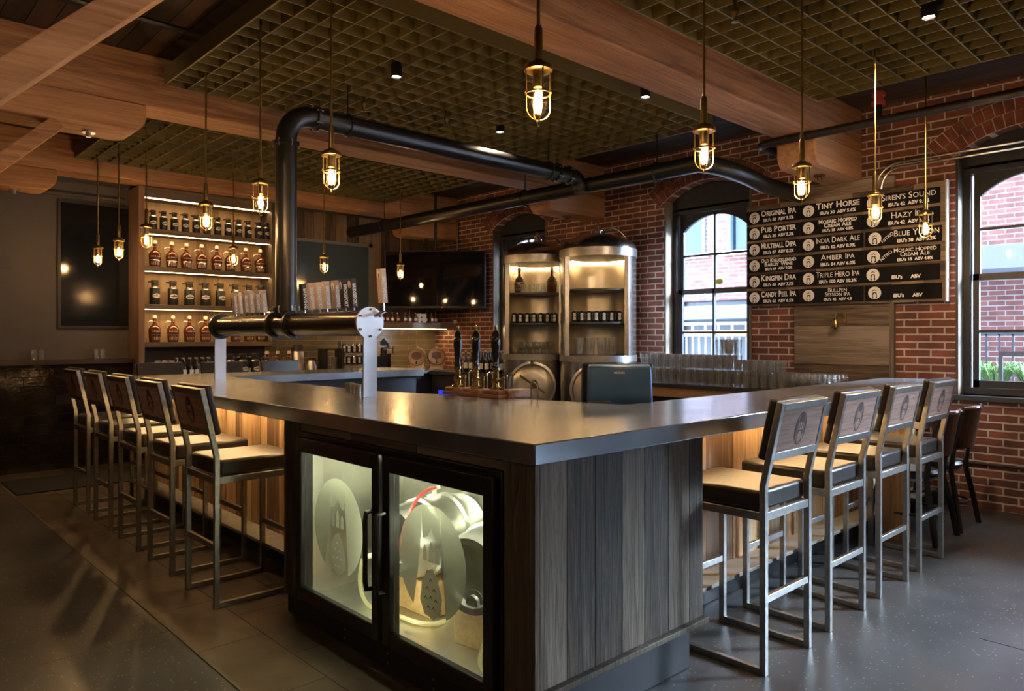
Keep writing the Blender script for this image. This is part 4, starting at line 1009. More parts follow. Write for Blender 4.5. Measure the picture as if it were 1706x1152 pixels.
# ------------------------------------------------------------------ converted steel tanks
def tank(cx_, cy_, label, rz):
    t = thing('brew_tank', label, 'tank', (cx_, cy_, 0), rz)
    r = .43; a = R(52); n = 44
    # local front faces -y
    def ringwall(z0, z1, a0, a1, rr, th, mb):
        vs = []; fs = []
        for i in range(n+1):
            w = a0+(a1-a0)*i/n
            for q, z in ((rr, z0), (rr, z1), (rr-th, z1), (rr-th, z0)): vs.append((q*math.cos(w), q*math.sin(w), z))
        for i in range(n):
            k = 4*i
            for j in range(4): fs.append((k+j, k+(j+1) % 4, k+4+(j+1) % 4, k+4+j))
        fs += [(0, 1, 2, 3), (4*n+3, 4*n+2, 4*n+1, 4*n)]
        mb.add(vs, fs)
    b = MB(); ringwall(1.19, 2.32, -PI/2+a, 3*PI/2-a, r, .012, b); ringwall(.15, 1.19, -PI/2, 3*PI/2, r, .012, b); ringwall(2.32, 2.40, -PI/2, 3*PI/2, r, .012, b)
    b.build('shell', m_tank, t, ang=30)
    b = MB(); ringwall(1.21, 2.31, -PI/2+a, 3*PI/2-a, r-.035, .004, b); b.build('inner_lining', m_tankin, t, ang=30)
    b = MB(); ringwall(2.31, 2.40, -PI/2, 3*PI/2, r+.012, .012, b); b.build('band', m_steel, t, ang=30); b = MB(); ringwall(1.14, 1.21, -PI/2, 3*PI/2, r+.010, .012, b)
    b.build('band', m_steel, t, ang=30)
    s, c = math.sin(a), math.cos(a)
    for sx in (-1, 1): MB().bar((sx*(r*s-.012), -r*c+.01, 1.20), (sx*(r*s-.012), -r*c+.01, 2.31), .05, .05, (0, 1, 0)).build('opening_jamb', m_steel, t, .003)
    MB().lathe([(r, 2.40), (r-.005, 2.43), (r*.93, 2.475), (r*.75, 2.53), (r*.5, 2.57), (r*.2, 2.59), (0, 2.593)], n=n).build('dome_top', m_tank, t)
    b = MB().cyl((0, 0, 2.585), (0, 0, 2.66), .045, n=16).cyl((0, 0, 2.62), (0, 0, 2.635), .06, n=16).cyl((.0, .0, 2.66), (0, 0, 2.72), .012, n=8).tube(arc3((.06, 0, 2.60), (.2, 0, 2.75), (.36, .1, 2.48)), .010, 8)
    b.build('top_fitting', m_chrome, t)
    for z in (1.95, 1.58):
        MB().lathe([(0, z-.014), (r-.055, z-.014), (r-.05, z-.018), (r-.045, z), (0, z)], n=36).build('shelf', m_steel, t)
    MB().lathe([(0, 1.19), (r-.02, 1.19), (r-.02, 1.205), (0, 1.205)], n=36).build('shelf', m_steel, t)
    b = MB(); b.tube([(.33*math.cos(w), .33*math.sin(w), 2.295) for w in [R(20+14*i) for i in range(11)]], .008, 6)
    b.build('led_ring', emit('tank_led', LED, 16), t)
    # manway
    M = Matrix.Translation((0, -r-.0, .98)) @ Matrix.Rotation(R(0), 4, 'X')
    MB().lathe([(.26, .05), (.28, .05), (.285, -.03), (.255, -.035), (.25, .05)], (0, -r+.02, .84), 36, axis='y').build('manway_ring', m_steel, t)
    MB().lathe([(.0, -.0), (.15, .0), (.23, .012), (.25, .03)], (0, -r-.03, .84), 36, axis='y').build('manway_door', m_tankin, t)
    MB().tube([(-.14, -r-.045, .96), (.16, -r-.055, .76)], .012, 8).tube([(0, -r-.03, 1.14), (0, -r-.03, 1.08)], .02, 8).lathe([(0, -.05), (.035, -.05), (.035, -.03), (0, -.03)], (0.02, -r-.0, .84), 16, axis='y').build('manway_latch', m_goldbrass, t)
    b = MB()
    for k in range(3):
        w = 2*PI*k/3+.5; b.cyl((.33*math.cos(w), .33*math.sin(w), 0), (.33*math.cos(w), .33*math.sin(w), .16), .03, n=12)
    b.build('feet', m_steel, t)
    return t
ZR = R(-43.2-13+3)
TR = tank(6.44, 5.42, 'tall stainless brewing tank cut open with lit shelves, nearer one, by the brick wall', ZR)
TL = tank(6.44, 6.40, 'stainless tank cut open with lit shelves, farther one, before the left arched window', ZR)
def inT(t, x, y, z):
    c, s = math.cos(ZR), math.sin(ZR); return (t.location.x+x*c-y*s, t.location.y+x*s+y*c, z)

# ------------------------------------------------------------------ bottle kinds
def growler(label='g', h=.31):
    t = thing('amber_growler', label, 'bottle')
    k = h/.31
    MB().lathe([(0, 0), (.052, 0), (.056, .004), (.060, .03), (.064, .09), (.067, .135), (.061, .165), (.040, .190), (.022, .205), (.019, .225), (.018, .275), (.0, .276)], n=20).build('glass_body', m_amber, t)
    MB().lathe([(.020, .272), (.023, .276), (.023, .29), (.02, .31), (0, .311)], n=14).build('cream_stopper', m_cream, t)
    MB().tube([(-.060, 0, .17), (-.082, 0, .19), (-.080, 0, .225), (-.055, 0, .245), (-.02, 0, .24)], .004, 6).tube([(.021*math.cos(w), .021*math.sin(w), .238) for w in [2*PI*i/12 for i in range(12)]], .002, 5, True).tube([(-.018, 0, .24), (-.026, 0, .262), (-.02, 0, .29)], .002, 5).build('wire_handle', m_steel, t)
    b = MB(); b.wrap((0, 0, .083), .0645, .002, R(60), 'rect')
    for k2 in range(7): b.wrap((0, 0, .045), .0625, .018, R(1.6), 'rect', 2, R(-90-42+14*k2)); b.wrap((0, 0, .125), .0678, .006, R(3), 'rect', 2, R(-90-42+14*k2))
    b.build('printed_mark', m_label, t)
    return t
def flask(name, r, h, label='f'):
    t = thing(name, label, 'bottle')
    MB().lathe([(0, 0), (r*.95, 0), (r, .006), (r, h*.66), (r*.97, h*.675), (0, h*.676)], n=20).build('flask_body', m_bluebottle, t)
    MB().lathe([(r*.97, h*.672), (r*.86, h*.70), (r*.62, h*.735), (r*.58, h*.76), (0, h*.765)], n=20).build('steel_shoulder', m_steel, t)
    MB().lathe([(r*.60, h*.76), (r*.66, h*.775), (r*.66, h*.86), (r*.6, h*.875), (r*.72, h*.885), (r*.72, h*.985), (r*.66, h), (0, h)], n=18).build('cap', m_blackmatte, t)
    MB().box(-r*1.35, -r*.3, -.010, .010, h*.89, h*.955).build('cap_handle', m_blackmatte, t, .002)
    lb = MB().wrap((0, 0, h*.36), r+.0006, h*.10, R(46), 'hex').build('hex_label', m_label, t)
    MB().wrap((0, 0, h*.355), r+.0012, h*.016, R(38), 'rect').wrap((0, 0, h*.405), r+.0012, h*.018, R(10), 'oval').build('label_print', m_blackmatte, lb)
    return t
SHY = 8.95
zb = {1: 2.64, 2: 2.215, 3: 1.785, 4: 1.355}
# shelf unit
t = thing('bottle_shelf', 'tall reclaimed wood wall shelf with four lit shelves of bottles', 'shelf', (2.55, 8.80, 0))
b = MB(); b.box(0, .062, 0, .40, .86, 3.11).build('side_post', wood('post_wood', [(.09, .05, .035), (.17, .10, .07), (.24, .15, .11)], 'z', .7, .4, 1, .3), t, .003)
MB().box(1.555, 1.62, 0, .40, 1.29, 3.11).build('side_post', m_barn_v, t, .003)
b = MB(); x = .06
while x < 1.56: w = random.choice([.12, .15]); x1 = min(x+w, 1.56); b.box(x, x1-.001, .34-random.random()*.004, .36, 1.30, 3.10); x = x1
b.build('back_boards', m_shelfback, t)
MB().box(.062, 1.555, 0, .36, 2.995, 3.11).build('header', m_shelf, t)
for k, z in ((1, 2.64), (2, 2.215), (3, 1.785), (4, 1.355)):
    sb = MB().box(.062, 1.555, 0, .34, z-.055, z).build('shelf_board', m_shelf, t, .002)
for z in (2.995, 2.585, 2.160, 1.73):
    MB().box(.075, 1.545, .030, .090, z-.0035, z-.001).build('led_strip', m_strip, t)
FL = flask('black_flask', .043, .225); GL = growler(); FB = flask('black_growler_flask', .057, .285)
r1 = [2.731, 2.844, 2.964, 3.087, 3.209, 3.337, 3.467, 3.592, 3.724, 3.844, 3.976, 4.075]
r2 = [2.765, 2.95, 3.115, 3.292, 3.472, 3.638, 3.831, 4.020]
r3 = [2.762, 2.964, 3.15, 3.337, 3.518, 3.704, 3.873, 4.030]
def row(proto, xs, z, first, group, label, y=SHY, cat=None):
    for i, x in enumerate(xs):
        if first and i == 0: o = proto; o.location = (x, y, z)
        else: o = dup(proto, (x, y, z), 0)
        o['label'] = label; o['group'] = group; o.rotation_euler = (0, 0, R(random.uniform(-14, 14)))
row(FL, r1, zb[1], True, 'slim black flasks on the top lit shelf', 'slim black flask with hexagonal label on the top lit shelf', 8.90)
row(GL, r2, zb[2], True, 'amber growlers on the second lit shelf', 'amber glass growler with swing top on the second lit shelf')
row(FB, r3, zb[3], True, 'black growler flasks on the third lit shelf', 'wide black growler flask with hexagonal label on the third lit shelf')
row(GL, r3, zb[4], False, 'amber growlers on the lowest lit shelf', 'amber glass growler with swing top on the lowest lit shelf')

# ------------------------------------------------------------------ back counter and its things
BCZ = .93
t = thing('back_counter', 'dark back counter along the rear wall under the shelves', 'counter', (2.62, 8.45, 0))
MB().box(0, 4.33, 0, .72, BCZ-.04, BCZ).build('worktop', m_steel, t, .003); MB().box(.03, 4.30, .05, .72, .02, BCZ-.04).build('cabinet_body', m_blackmatte, t)
t = thing('window_counter', 'stainless back counter with wooden shelf edge below the arched window, full of glasses', 'counter', (6.28, 2.45, 0))
MB().box(0, .66, 0, 2.45, .90, .935).build('worktop', plain('dark_worktop', (.05, .05, .06), .25, .4), t, .003)
MB().box(.03, .05, .05, 2.40, .80, .90).build('copper_edge', plain('warm_wood_edge', (.30, .18, .10), .5), t); MB().box(.15, .64, .1, 2.35, .02, .88).build('shelf_frame', m_blackmatte, t)
t = thing('corner_counter', 'black counter along the brick wall holding dark bottles, behind the hand pumps', 'counter', (6.30, 6.95, 0))
MB().box(0, .64, 0, 1.48, BCZ-.05, BCZ).build('worktop', m_blackmatte, t, .003); MB().box(.04, .62, .03, 1.48, .02, BCZ-.05).build('cabinet_body', m_blackmatte, t)
MB().box(.02, .04, .9, 1.3, .30, .66).build('blue_lit_panel', emit('blue_glow', (.02, .04, .9), .5), t)
t = thing('wall_shelf', 'dark wood shelf with small bottles under the television', 'shelf', (5.35, 8.80, 1.535))
MB().box(0, 1.60, -.25, .36, 0, .085).build('shelf_board', m_shelf, t, .003); MB().box(.04, 1.56, .02, .06, -.006, -.001).build('led_strip', emit('shelf_led', LED, 14), t)
tag(MB().box(-.03, .03, -.008, .0, 0, .05).build('card', m_white), 'small white card at the right end of the dark shelf under the television', 'card').location = (6.86, 8.55, 1.62)
# bottle kinds
def dbottle(name, r, h, mat, label):
    t = thing(name, label, 'bottle')
    MB().lathe([(0, 0), (r, 0), (r, h*.55), (r*.9, h*.63), (r*.4, h*.74), (r*.36, h*.96), (0, h*.96)], n=14).build('glass_body', mat, t)
    MB().lathe([(r*.42, h*.93), (r*.42, h), (0, h)], n=10).build('cap', plain('foil_cap', (.35, .3, .26), .4, .6), t)
    MB().wrap((0, 0, h*.32), r+.0005, h*.13, R(55), 'rect').build('paper_label', m_label, t)
    return t
DB = dbottle('wine_bottle', .037, .30, m_darkbottle, 'dark bottle on the black corner counter behind the hand pumps'); DB['group'] = 'dark bottles behind the hand pumps'
first = True
for i in range(22):
    x = 6.40+(i % 3)*.13+random.uniform(-.02, .02); y = 7.05+(i//3)*.115
    if first: DB.location = (x, y, BCZ); first = False
    else: dup(DB, (x, y, BCZ), R(random.uniform(-90, 10)))
SB = dbottle('small_bottle', .028, .14, plain('sauce_glass', (.10, .04, .02), .2), 'small labelled bottle on the dark shelf under the television'); SB['group'] = 'small bottles under the television'
for i in range(13):
    x = 5.45+i*.095
    if i == 0: SB.location = (x, 8.66, 1.62)
    else: dup(SB, (x, 8.66+random.uniform(-.03, .03), 1.62), R(random.uniform(-20, 20)))
tag(MB().box(-.07, .07, -.03, .03, 0, .13).build('recipe_box', m_label, None, .002), 'pale grey box standing among the small bottles under the television', 'box').location = (6.32, 8.66, 1.62)
# dark bottles under the lit shelf
UB = dbottle('beer_bottle', .033, .25, m_darkbottle, 'dark brown bottle crowded on the back counter below the lit shelves'); UB['group'] = 'dark bottles below the lit shelves'
k = 0
for i in range(14):
    for j in range(2):
        loc = (2.90+i*.072+j*.03, 8.62+j*.12, BCZ)
        if k == 0: UB.location = loc
        else: dup(UB, loc, R(random.uniform(-30, 30)))
        k += 1
row(FB, [3.50, 3.65, 3.80], BCZ, False, 'black growler flasks below the lit shelves', 'black growler flask with label on the back counter right of the thin tower leg', 8.60)
row(GL, [3.95, 4.09, 4.24], BCZ, False, 'growlers with wire handles on the back counter', 'dark growler with wire handle on the back counter left of the steel thermos', 8.60)

# glasses
def pint(label, name='pint_glass', r0=.030, r1=.042, h=.15, stem=False, n=14):
    b = MB()
    if stem: b.lathe([(0, 0), (.032, .001), (.032, .003), (.006, .008), (.005, .05), (.022, .065), (.036, .09), (.034, .125), (.028, .15), (.027, .15), (.033, .12), (.034, .09), (.02, .068), (0, .06)], n=n)
    else: b.lathe([(0, 0), (r0, 0), (r0+.001, .004), (r1, h), (r1-.0025, h), (r0-.002, .014), (0, .012)], n=n)
    o = b.build(name, m_glass); o['label'] = label; o['category'] = 'glass'
    return o
PG = pint('clear pint glass in the double stack below the arched window')
PG['group'] = 'stacked pint glasses below the middle arched window'
k = 0; base = .936
for iy in range(12):
    for ix in range(3):
        for iz in range(2):
            loc = (6.34+ix*.092, 4.70-iy*.09, base+iz*.152)
            if k == 0: PG.location = loc
            else: dup(PG, loc)
            k += 1
for iy in range(2):
    for ix in range(3): o = dup(PG, (6.34+ix*.092, 3.80-iy*.09, base+.304), None, 'clear tall glass on the third tier, highest of the glass stacks', 'highest tier of the glass stacks')
k = 0
for iy in range(6):
    for ix in range(4):
        o = dup(PG, (6.33+ix*.09, 3.60-iy*.088, base), None, 'clear glass in the low double rows right of the tall stacks', 'low glasses right of the tall stacks'); 
        if iy < 5 and ix < 3: dup(PG, (6.33+ix*.09, 3.60-iy*.088, base+.152), None, 'clear glass in the low double rows right of the tall stacks', 'low glasses right of the tall stacks').scale = (1, 1, .72)
SG = pint('clear snifter glass beside the planks right of the glass stacks', 'snifter_glass', stem=True); SG['group'] = 'snifters beside the weathered planks'
for iy in range(5):
    for ix in range(4):
        loc = (6.34+ix*.085, 3.05-iy*.085, base)
        if ix == iy == 0: SG.location = loc
        else: dup(SG, loc)
for iy in range(4):
    for ix in range(3): dup(SG, (6.36+ix*.085, 4.99-iy*.0-ix*.0+iy*.075-.14, base) if False else (6.34+ix*.085, 4.86-iy*.0, base)) if iy == 0 else None
TG = pint('small clear glass at the left end of the glass stacks, behind the register', 'tumbler_glass', .026, .032, .11); TG['group'] = 'small glasses behind the register'
for iy in range(3):
    for ix in range(2):
        loc = (6.36+ix*.09, 5.02-iy*.075+ .0, base) if False else (6.52+ix*.09, 4.80+iy*.0+.0, base+.152*ix*0)
# tumblers in a short row behind the register
for iy in range(3):
    loc = (6.62, 4.72-iy*.085, base)
    if iy == 0: TG.location = loc
    else: dup(TG, loc)
# tank contents
def tankrow(proto, t, items, label, group, cat=None, rzj=10):
    for (x, y, z) in items:
        o = dup(proto, inT(t, x, y, z), ZR+R(random.uniform(-rzj, rzj)), label, group)
def can():
    t = thing('beer_can', 'black beer can with silver label on the tank shelf', 'can')
    MB().lathe([(0, 0), (.025, 0), (.032, .008), (.033, .012), (.033, .108), (.028, .118), (.026, .121), (0, .119)], n=16).build('can_body', plain('can_black', (.012, .012, .014), .3), t)
    MB().lathe([(.033, .110), (.0285, .1185), (.0265, .1225), (.025, .1225), (.024, .1205), (0, .1205)], n=16).lathe([(0, -.0), (.026, 0), (.0325, .008)], n=16).build('steel_rim', m_chrome, t)
    MB().wrap((0, 0, .085), .0336, .020, R(34), 'oval').wrap((0, 0, .042), .0336, .020, R(30), 'rect').build('silver_label', m_label, t)
    return t
CN = can(); p = inT(TR, -.25, -.20, 1.5805); CN.location = p; CN.rotation_euler = (0, 0, ZR)
CN['label'] = 'black beer can with silver label on the middle shelf of the nearer tank'; CN['group'] = 'black cans in the nearer tank'
tankrow(CN, TR, [(-.25+.083*i, -.20-.06*math.cos((i-3)*.4), 1.5805) for i in range(1, 7)]+[(-.21+.08*i, -.13, 1.5805) for i in range(6)], CN['label'], CN['group'])
tankrow(CN, TL, [(-.25+.083*i, -.20-.06*math.cos((i-3)*.4), 1.5805) for i in range(0, 7)]+[(-.21+.08*i, -.13, 1.5805) for i in range(6)], 'black beer can with silver label on the middle shelf of the farther tank', 'black cans in the farther tank')
tankrow(PG, TR, [(-.20+.125*i, -.20, 1.206) for i in range(4)], 'large clear glass on the lowest shelf of the nearer tank', 'large glasses in the nearer tank')
for o in [o for o in bpy.data.objects if o.get('group') == 'large glasses in the nearer tank']: o.scale = (1.4, 1.4, 1.35); o.location.z = 1.206
# lower shelf of the tanks has its floor at z 1.41; the glasses there stand under the 1.57 shelf
tankrow(SG, TL, [(-.22+.085*i, -.20, 1.206) for i in range(6)]+[(-.18+.085*i, -.11, 1.206) for i in range(5)], 'clear stemmed glass on the lowest shelf of the farther tank', 'stemmed glasses in the farther tank')
tankrow(PG, TL, [(-.15+.062*i, -.22, 1.951) for i in range(5)], 'small clear glass with printed mark on the top shelf of the farther tank', 'printed glasses on the top shelf of the farther tank')
for o in [o for o in bpy.data.objects if o.get('group') == 'printed glasses on the top shelf of the farther tank']: o.scale = (.66, .66, .70)
dup(GL, inT(TL, -.20, -.15, 1.951), ZR, 'amber growler at the left on the top shelf of the farther tank', 'growlers in the farther tank')
dup(GL, inT(TL, .20, -.15, 1.951), ZR+R(160), 'amber growler at the right on the top shelf of the farther tank', 'growlers in the farther tank')

# thermos, carafe, cans rack, cups, napkin frame, tap column, small barrels on the back counter
t = thing('thermos', 'tall steel airpot thermos with black top on the back counter', 'thermos', (4.43, 8.74, BCZ))
MB().lathe([(0, 0), (.075, 0), (.075, .29), (.068, .30), (0, .30)], n=24).build('steel_body', m_steel, t); MB().lathe([(.066, .30), (.066, .36), (.05, .385), (0, .386)], n=20).box(-.10, -.04, -.012, .012, .30, .35).build('pump_lid', m_blackmatte, t)
t = thing('coffee_carafe', 'short steel coffee carafe with black lid right of the thermos', 'carafe', (4.55, 8.60, BCZ))
MB().lathe([(0, 0), (.068, 0), (.075, .02), (.072, .12), (.045, .17), (.042, .185), (0, .186)], n=24).build('steel_body', m_steel, t); MB().lathe([(.044, .182), (.042, .215), (0, .222)], n=16).build('lid', m_blackmatte, t)
MB().tube([(.045, 0, .19), (.10, 0, .18), (.10, 0, .09), (.07, 0, .06)], .008, 8).build('handle', m_blackmatte, t)
for i in range(3):
    tag(MB().lathe([(0, 0), (.035, 0), (.037, .10), (.034, .10), (.032, .006), (0, .006)], n=18).build('steel_cup', m_steel), 'brushed steel cup between the carafe and the black stand', 'cup', 'steel cups by the carafe').location = (4.66+i*.076, 8.82, BCZ)
t = thing('glass_stand', 'black metal stand with two uprights holding glasses on the back counter', 'stand', (4.72, 8.60, BCZ))
MB().box(-.03, .0, -.10, .10, 0, .33).build('upright', m_navydk, t); MB().box(.215, .245, -.10, .10, 0, .33).build('upright', m_navydk, t); MB().box(0, .215, .07, .09, .31, .33).build('top_rod', m_brassdk, t)
for i in range(3):
    for j in range(2): dup(TG, (4.755+i*.070, 8.62, BCZ+.0005+j*.112), None, 'small clear glass held in the black stand on the back counter', 'glasses in the black stand').scale = (1, 1, .98)
t = thing('can_rack', 'wire rack holding two rows of black and silver cans on the back counter', 'rack', (5.00, 8.66, BCZ))
MB().box(-.02, .42, -.04, .04, .10, .108).box(-.02, .42, -.04, .04, .258, .264).box(-.02, -.008, -.04, .04, 0, .42).box(.41, .42, -.04, .04, 0, .42).build('rack_frame', m_steel, t)
for i in range(5):
    for j in range(2): dup(CN, (5.04+i*.078, 8.66, BCZ+.109+j*.156), R(random.uniform(-20, 10)), 'black and silver can standing in the wire rack behind the near tower leg', 'cans in the wire rack')
for i in range(3): dup(CN, (5.08+i*.09, 8.66, BCZ+.352), 0, 'black and silver can lying on top of the wire rack', 'cans on top of the rack').scale = (1, 1, .3)
t = thing('soda_tower', 'dark tap column with chrome taps right of the near tower leg', 'tap', (5.98, 8.30, 0))
t.location = (5.60, 8.54, BCZ)
MB().cyl((0, 0, 0), (0, 0, .34), .045, n=20).box(-.12, .02, -.05, .05, 0, .22).build('column', m_navydk, t, .002)
MB().cyl((-.02, -.02, .32), (.10, -.08, .34), .022).cyl((.10, -.08, .35), (.10, -.08, .26), .02).cyl((.05, -.04, .34), (.05, -.04, .40), .032).build('chrome_taps', m_chrome, t)
MB().lathe([(0, .36), (.05, .37), (.055, .42), (.0, .47)], n=8).build('blue_top', plain('blue_plastic', (.02, .06, .2), .4), t)
tag(MB().box(-.09, .09, -.01, .01, 0, .24).build('dark_panel', m_screen, None, .003), 'black rectangular panel leaning on the tile left of the small barrels', 'panel').location = (6.02, 9.14, BCZ)
for i in range(5):
    tag(MB().tube([(-.05, 0, .012), (0, .02, .02), (.05, 0, .012)], .008, 6).lathe([(0, .0), (.022, .0), (.026, .02), (0, .022)], (.05, 0, 0), 12).build('bar_tool', m_chrome), 'small chrome bar tool lying on the back counter left of the barrels', 'bar tool', 'chrome bar tools').location = (5.76+i*.09, 8.5+.03*(i % 2), BCZ)
def barrel():
    t = thing('small_barrel', 'b', 'barrel')
    MB().lathe([(0, -.135), (.108, -.135), (.112, -.15), (.118, -.15), (.130, -.07), (.134, 0), (.130, .07), (.118, .15), (.108, .15), (0, .14)], (0, 0, .20), 32, axis='y').build('staves', m_cask_wood, t)
    MB().lathe([(.119, -.146), (.1235, -.146), (.1275, -.12), (.124, -.12)], (0, 0, .20), 32, axis='y').lathe([(.128, -.09), (.1325, -.09), (.1345, -.065), (.130, -.065)], (0, 0, .20), 32, axis='y').build('hoops', m_brassdk, t)
    MB().prism([(-.11, 0), (-.05, 0), (-.03, .02), (.03, .02), (.05, 0), (.11, 0), (.09, .06), (.10, .12), (.06, .085), (0, .075), (-.06, .085), (-.10, .12), (-.09, .06)], 'y', -.10, .10).build('cradle', m_tan, t, .003)
    m = MB(); m.add([(.07*math.cos(2*PI*i/6+PI/6)*1.15, -.1365, .215+.062*math.sin(2*PI*i/6+PI/6)) for i in range(6)], [tuple(range(6))]); m.build('engraved_mark', plain('barrel_mark', (.10, .04, .02), .6), t)
    MB().cyl((0, -.14, .11), (0, -.19, .11), .014, n=12).cyl((0, -.175, .10), (0, -.175, .145), .009, n=8).build('spigot', m_blackmatte, t)
    MB().cyl((0, 0, .33), (0, 0, .35), .014, n=8).build('bung', m_tan, t)
    return t
B0 = barrel(); B0.location = (6.25, 8.66, BCZ); B0.rotation_euler = (0, 0, R(-40)); B0['label'] = 'small oak barrel on a pale cradle, left of the pair'; B0['group'] = 'oak barrels on the back counter'
dup(B0, (6.57, 8.62, BCZ), R(-38), 'small oak barrel on a pale cradle, right of the pair, against the brick')

# blue-grey pane behind the tower
t = thing('wall_window', 'blue-grey glass pane in a pale frame on the back wall behind the tap handles', 'window', (5.15, BY-.05, 2.25))
MB().box(-.60, .58, -.012, 0, -.58, .46).build('pane', m_bluepane, t)
MB().box(.58, .64, -.03, .0, -.62, .50).box(-.64, .64, -.03, 0, .46, .50).box(-.64, -.60, -.03, 0, -.62, .46).build('frame', plain('pane_frame', (.16, .17, .19), .5), t)
t = thing('television', 'large flat black television hung across the brick corner', 'television', (6.32, 8.33, 2.235), R(-43.2))
MB().box(-.72, .72, 0, .05, -.41, .41).build('tv_casing', m_blackmatte, t, .004); MB().box(-.70, .70, -.003, 0, -.385, .395).build('screen', m_screen, t)
MB().cyl((0, .07, .3), (0, .07, 1.26), .02).box(-.2, .2, .05, .09, .0, .3).build('ceiling_mount', m_blackmatte, t)
MB().cyl((.1, -.001, -.400), (.1, -.006, -.400), .004, n=8).build('standby_light', emit('red_led', (1, .02, .05), 3), t)
# half wall glasses
for (x, lab) in ((1.60, 'pair of small glasses at left'), (1.67, ''), (2.19, ''), (2.25, '')):
    dup(TG, (x, 9.06, 1.1705), None, 'small clear glass on the half wall ledge, %s' % ('left pair' if x < 2 else 'right pair'), 'glasses on the half wall ledge, %s pair' % ('left' if x < 2 else 'right'))
row(TG, [2.68+.075*i for i in range(3)], BCZ, False, 'glasses stacked at the left end of the back counter', 'clear glass at the left end of the back counter beside the shelf post', 8.58)
row(TG, [2.68+.075*i for i in range(3)], BCZ+.112, False, 'glasses stacked at the left end of the back counter', 'clear glass at the left end of the back counter beside the shelf post', 8.58)

# ------------------------------------------------------------------ street outside the windows
struct(MB().box(FX0-.2, WX+.35, FY0-.2, BY+.2, CZ+.06, 13).build('wall_upper_unseen', m_plaster))  # unseen upper storeys, added to keep sky light off the street facade
o = MB().box(WX+.35, 30, -25, 35, -.25, -.12).build('street_ground', plain('pavement', (.30, .30, .30), .8)); struct(o)
t = thing('brick_building', 'sunlit red brick building across the street, seen through the windows', 'building', (12.6, 0, 0))
b = MB()
b.box(0, 1, 4.3, 30, 2.12, 2.97).box(0, 1, 4.3, 6.55, 2.97, 5.0).box(0, 1, 7.39, 7.86, 2.97, 5.0).box(0, 1, 8.7, 30, 2.97, 5.0).box(0, 1, 4.3, 30, 5.0, 13)
b.box(0, 1, 8.6, 30, -.12, 2.12).box(0, 1, -.8, 4.3, -.12, 13)
b.build('facade', m_brickout, t)
for y0, y1 in ((7.86, 8.7), (6.55, 7.39)):
    w = MB().box(.10, .14, y0, y1, 3.05, 5.0).box(-.02, .12, y0, y0+.08, 3.05, 5.0).box(-.02, .12, y1-.08, y1, 3.05, 5.0).box(0, .12, y0, y1, 3.95, 4.02).box(0, .12, y0, y1, 4.9, 5.0).build('window_frame', plain('street_window_paint', (.12, .18, .25), .5), t)
    MB().box(.08, .09, y0+.08, y1-.08, 3.08, 4.9).build('window_pane', plain('street_pane', (.03, .06, .08), .05, 0, 0, 1, 0, .35), w)
    MB().box(-.10, .02, y0-.06, y1+.06, 2.97, 3.05).build('stone_sill', m_white, t)
MB().box(.25, .35, 4.3, 9.2, -.1, 2.5).build('dark_shopfront', plain('shopfront', (.05, .06, .08), .3), t)
MB().box(-.9, .25, 4.4, 9.2, 1.74, 1.98).build('canopy_edge', plain('canopy_grey', (.26, .32, .42), .5), t)
m = MB(); textmesh(m, '1112', .14, Matrix(((0, 0, -1, .22), (-1, 0, 0, 6.95), (0, 1, 0, 1.50), (0, 0, 0, 1))), .004); m.build('street_number', m_white, t)
t = thing('railing', 'white baluster railing with an orange wood rail across the street', 'railing', (11.2, 0, 0))
b = MB(); y = 3.6
while y < 9.6: b.box(0, .03, y, y+.03, .97, 1.42); y += .13
b.box(0, .05, 3.6, 3.65, -.12, 1.6).box(0, .05, 9.5, 9.55, -.12, 1.6).box(-.01, .04, 3.6, 9.6, .92, .98).box(-.01, .04, 3.6, 9.6, 1.62, 1.67); y = 3.6
while y < 9.6: b.box(0, .03, y, y+.04, 1.52, 1.62); y += .26
b.build('balusters', plain('baluster_paint', (.42, .44, .47), .6), t); MB().box(-.02, .05, 3.6, 9.6, 1.42, 1.53).build('wood_rail', plain('orange_rail', (.50, .20, .10), .6), t)
t = thing('steel_awning', 'grey steel beam with diagonal brace on the brick building, seen through the right window', 'awning', (12.2, 0, 0))
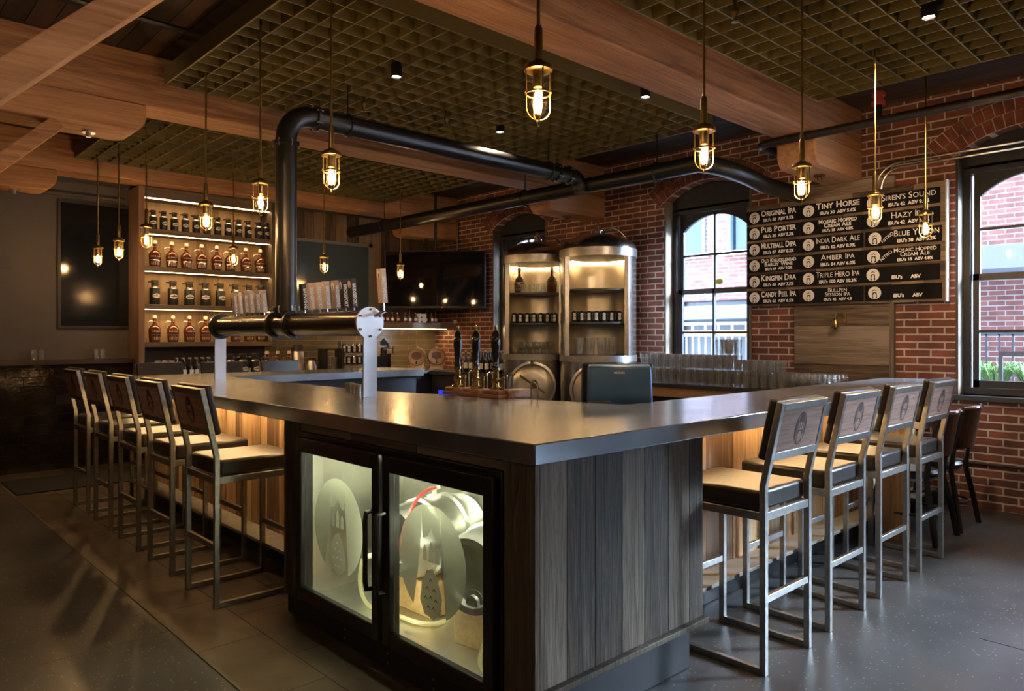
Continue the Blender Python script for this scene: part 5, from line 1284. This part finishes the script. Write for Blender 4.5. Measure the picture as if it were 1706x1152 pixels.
MB().box(-1.2, .4, -6, 4.1, 2.30, 2.60).build('steel_beam', plain('awning_grey', (.22, .26, .34), .5), t); MB().bar((.3, 3.15, 3.35), (-1.1, 3.6, 2.5), .07, .07).build('diagonal_brace', plain('brace_blue', (.25, .33, .45), .5), t)
t = thing('street_railing', 'black metal railing outside the right window', 'railing', (10.6, 0, 0))
b = MB(); y = -3
while y < 2.9: b.box(0, .02, y, y+.02, 0, 1.45); y += .14
b.box(0, .03, -3, 2.9, 1.43, 1.47).build('rail', plain('rail_grey', (.05, .06, .08), .5), t)
t = thing('street_planter', 'concrete planter with pale bushes outside the right window', 'planter', (9.2, 2.45, 0))
MB().box(-.35, .45, -3, .35, -.12, .86).build('planter_box', plain('planter_grey', (.34, .37, .42), .8), t)
MB().box(-.42, -.38, -1.2, -.40, 1.22, 1.27).box(-.42, -.38, -.43, -.40, -.12, 1.22).box(-.42, -.38, -1.2, -1.17, -.12, 1.22).build('frame_rail', m_frame, t)
b = MB()
for i in range(900):
    a = random.uniform(0, 2*PI); rr = random.uniform(0, .1); cx2 = random.choice([.1, -.25, -.6, -1.1, -1.7]); l = random.uniform(.3, .55)
    p = Vector((.05+rr*math.cos(a), cx2+rr*math.sin(a), .87)); d = Vector((math.cos(a)*.55, math.sin(a)*.55, 1)).normalized()
    q = p+d*l*.6; e = q+Vector((d.x, d.y, -.15))*l*.5; s_ = Vector((-math.sin(a), math.cos(a), 0))*.006
    b.add([p-s_, p+s_, q+s_, q-s_, e], [(0, 1, 2, 3), (3, 2, 4)])
o = b.build('ornamental_grass', plain('grass_green', (.10, .20, .05), .7)); tag(o, 'tufts of green ornamental grass in the planter outside the right window', 'grass'); o['kind'] = 'stuff'; o.location = (9.2, 2.45, 0)
tag(MB().lathe([(0, 0), (.05, .002), (.05, .004), (0, .005)], n=20, axis='x').build('window_sticker', plain('yellow_sticker', (.45, .40, .02), .5)), 'small yellow oval sticker on the middle arched window', 'sticker').location = (7.11, 4.27, 2.02)
COL.objects[-1].scale = (1, 1, .55)
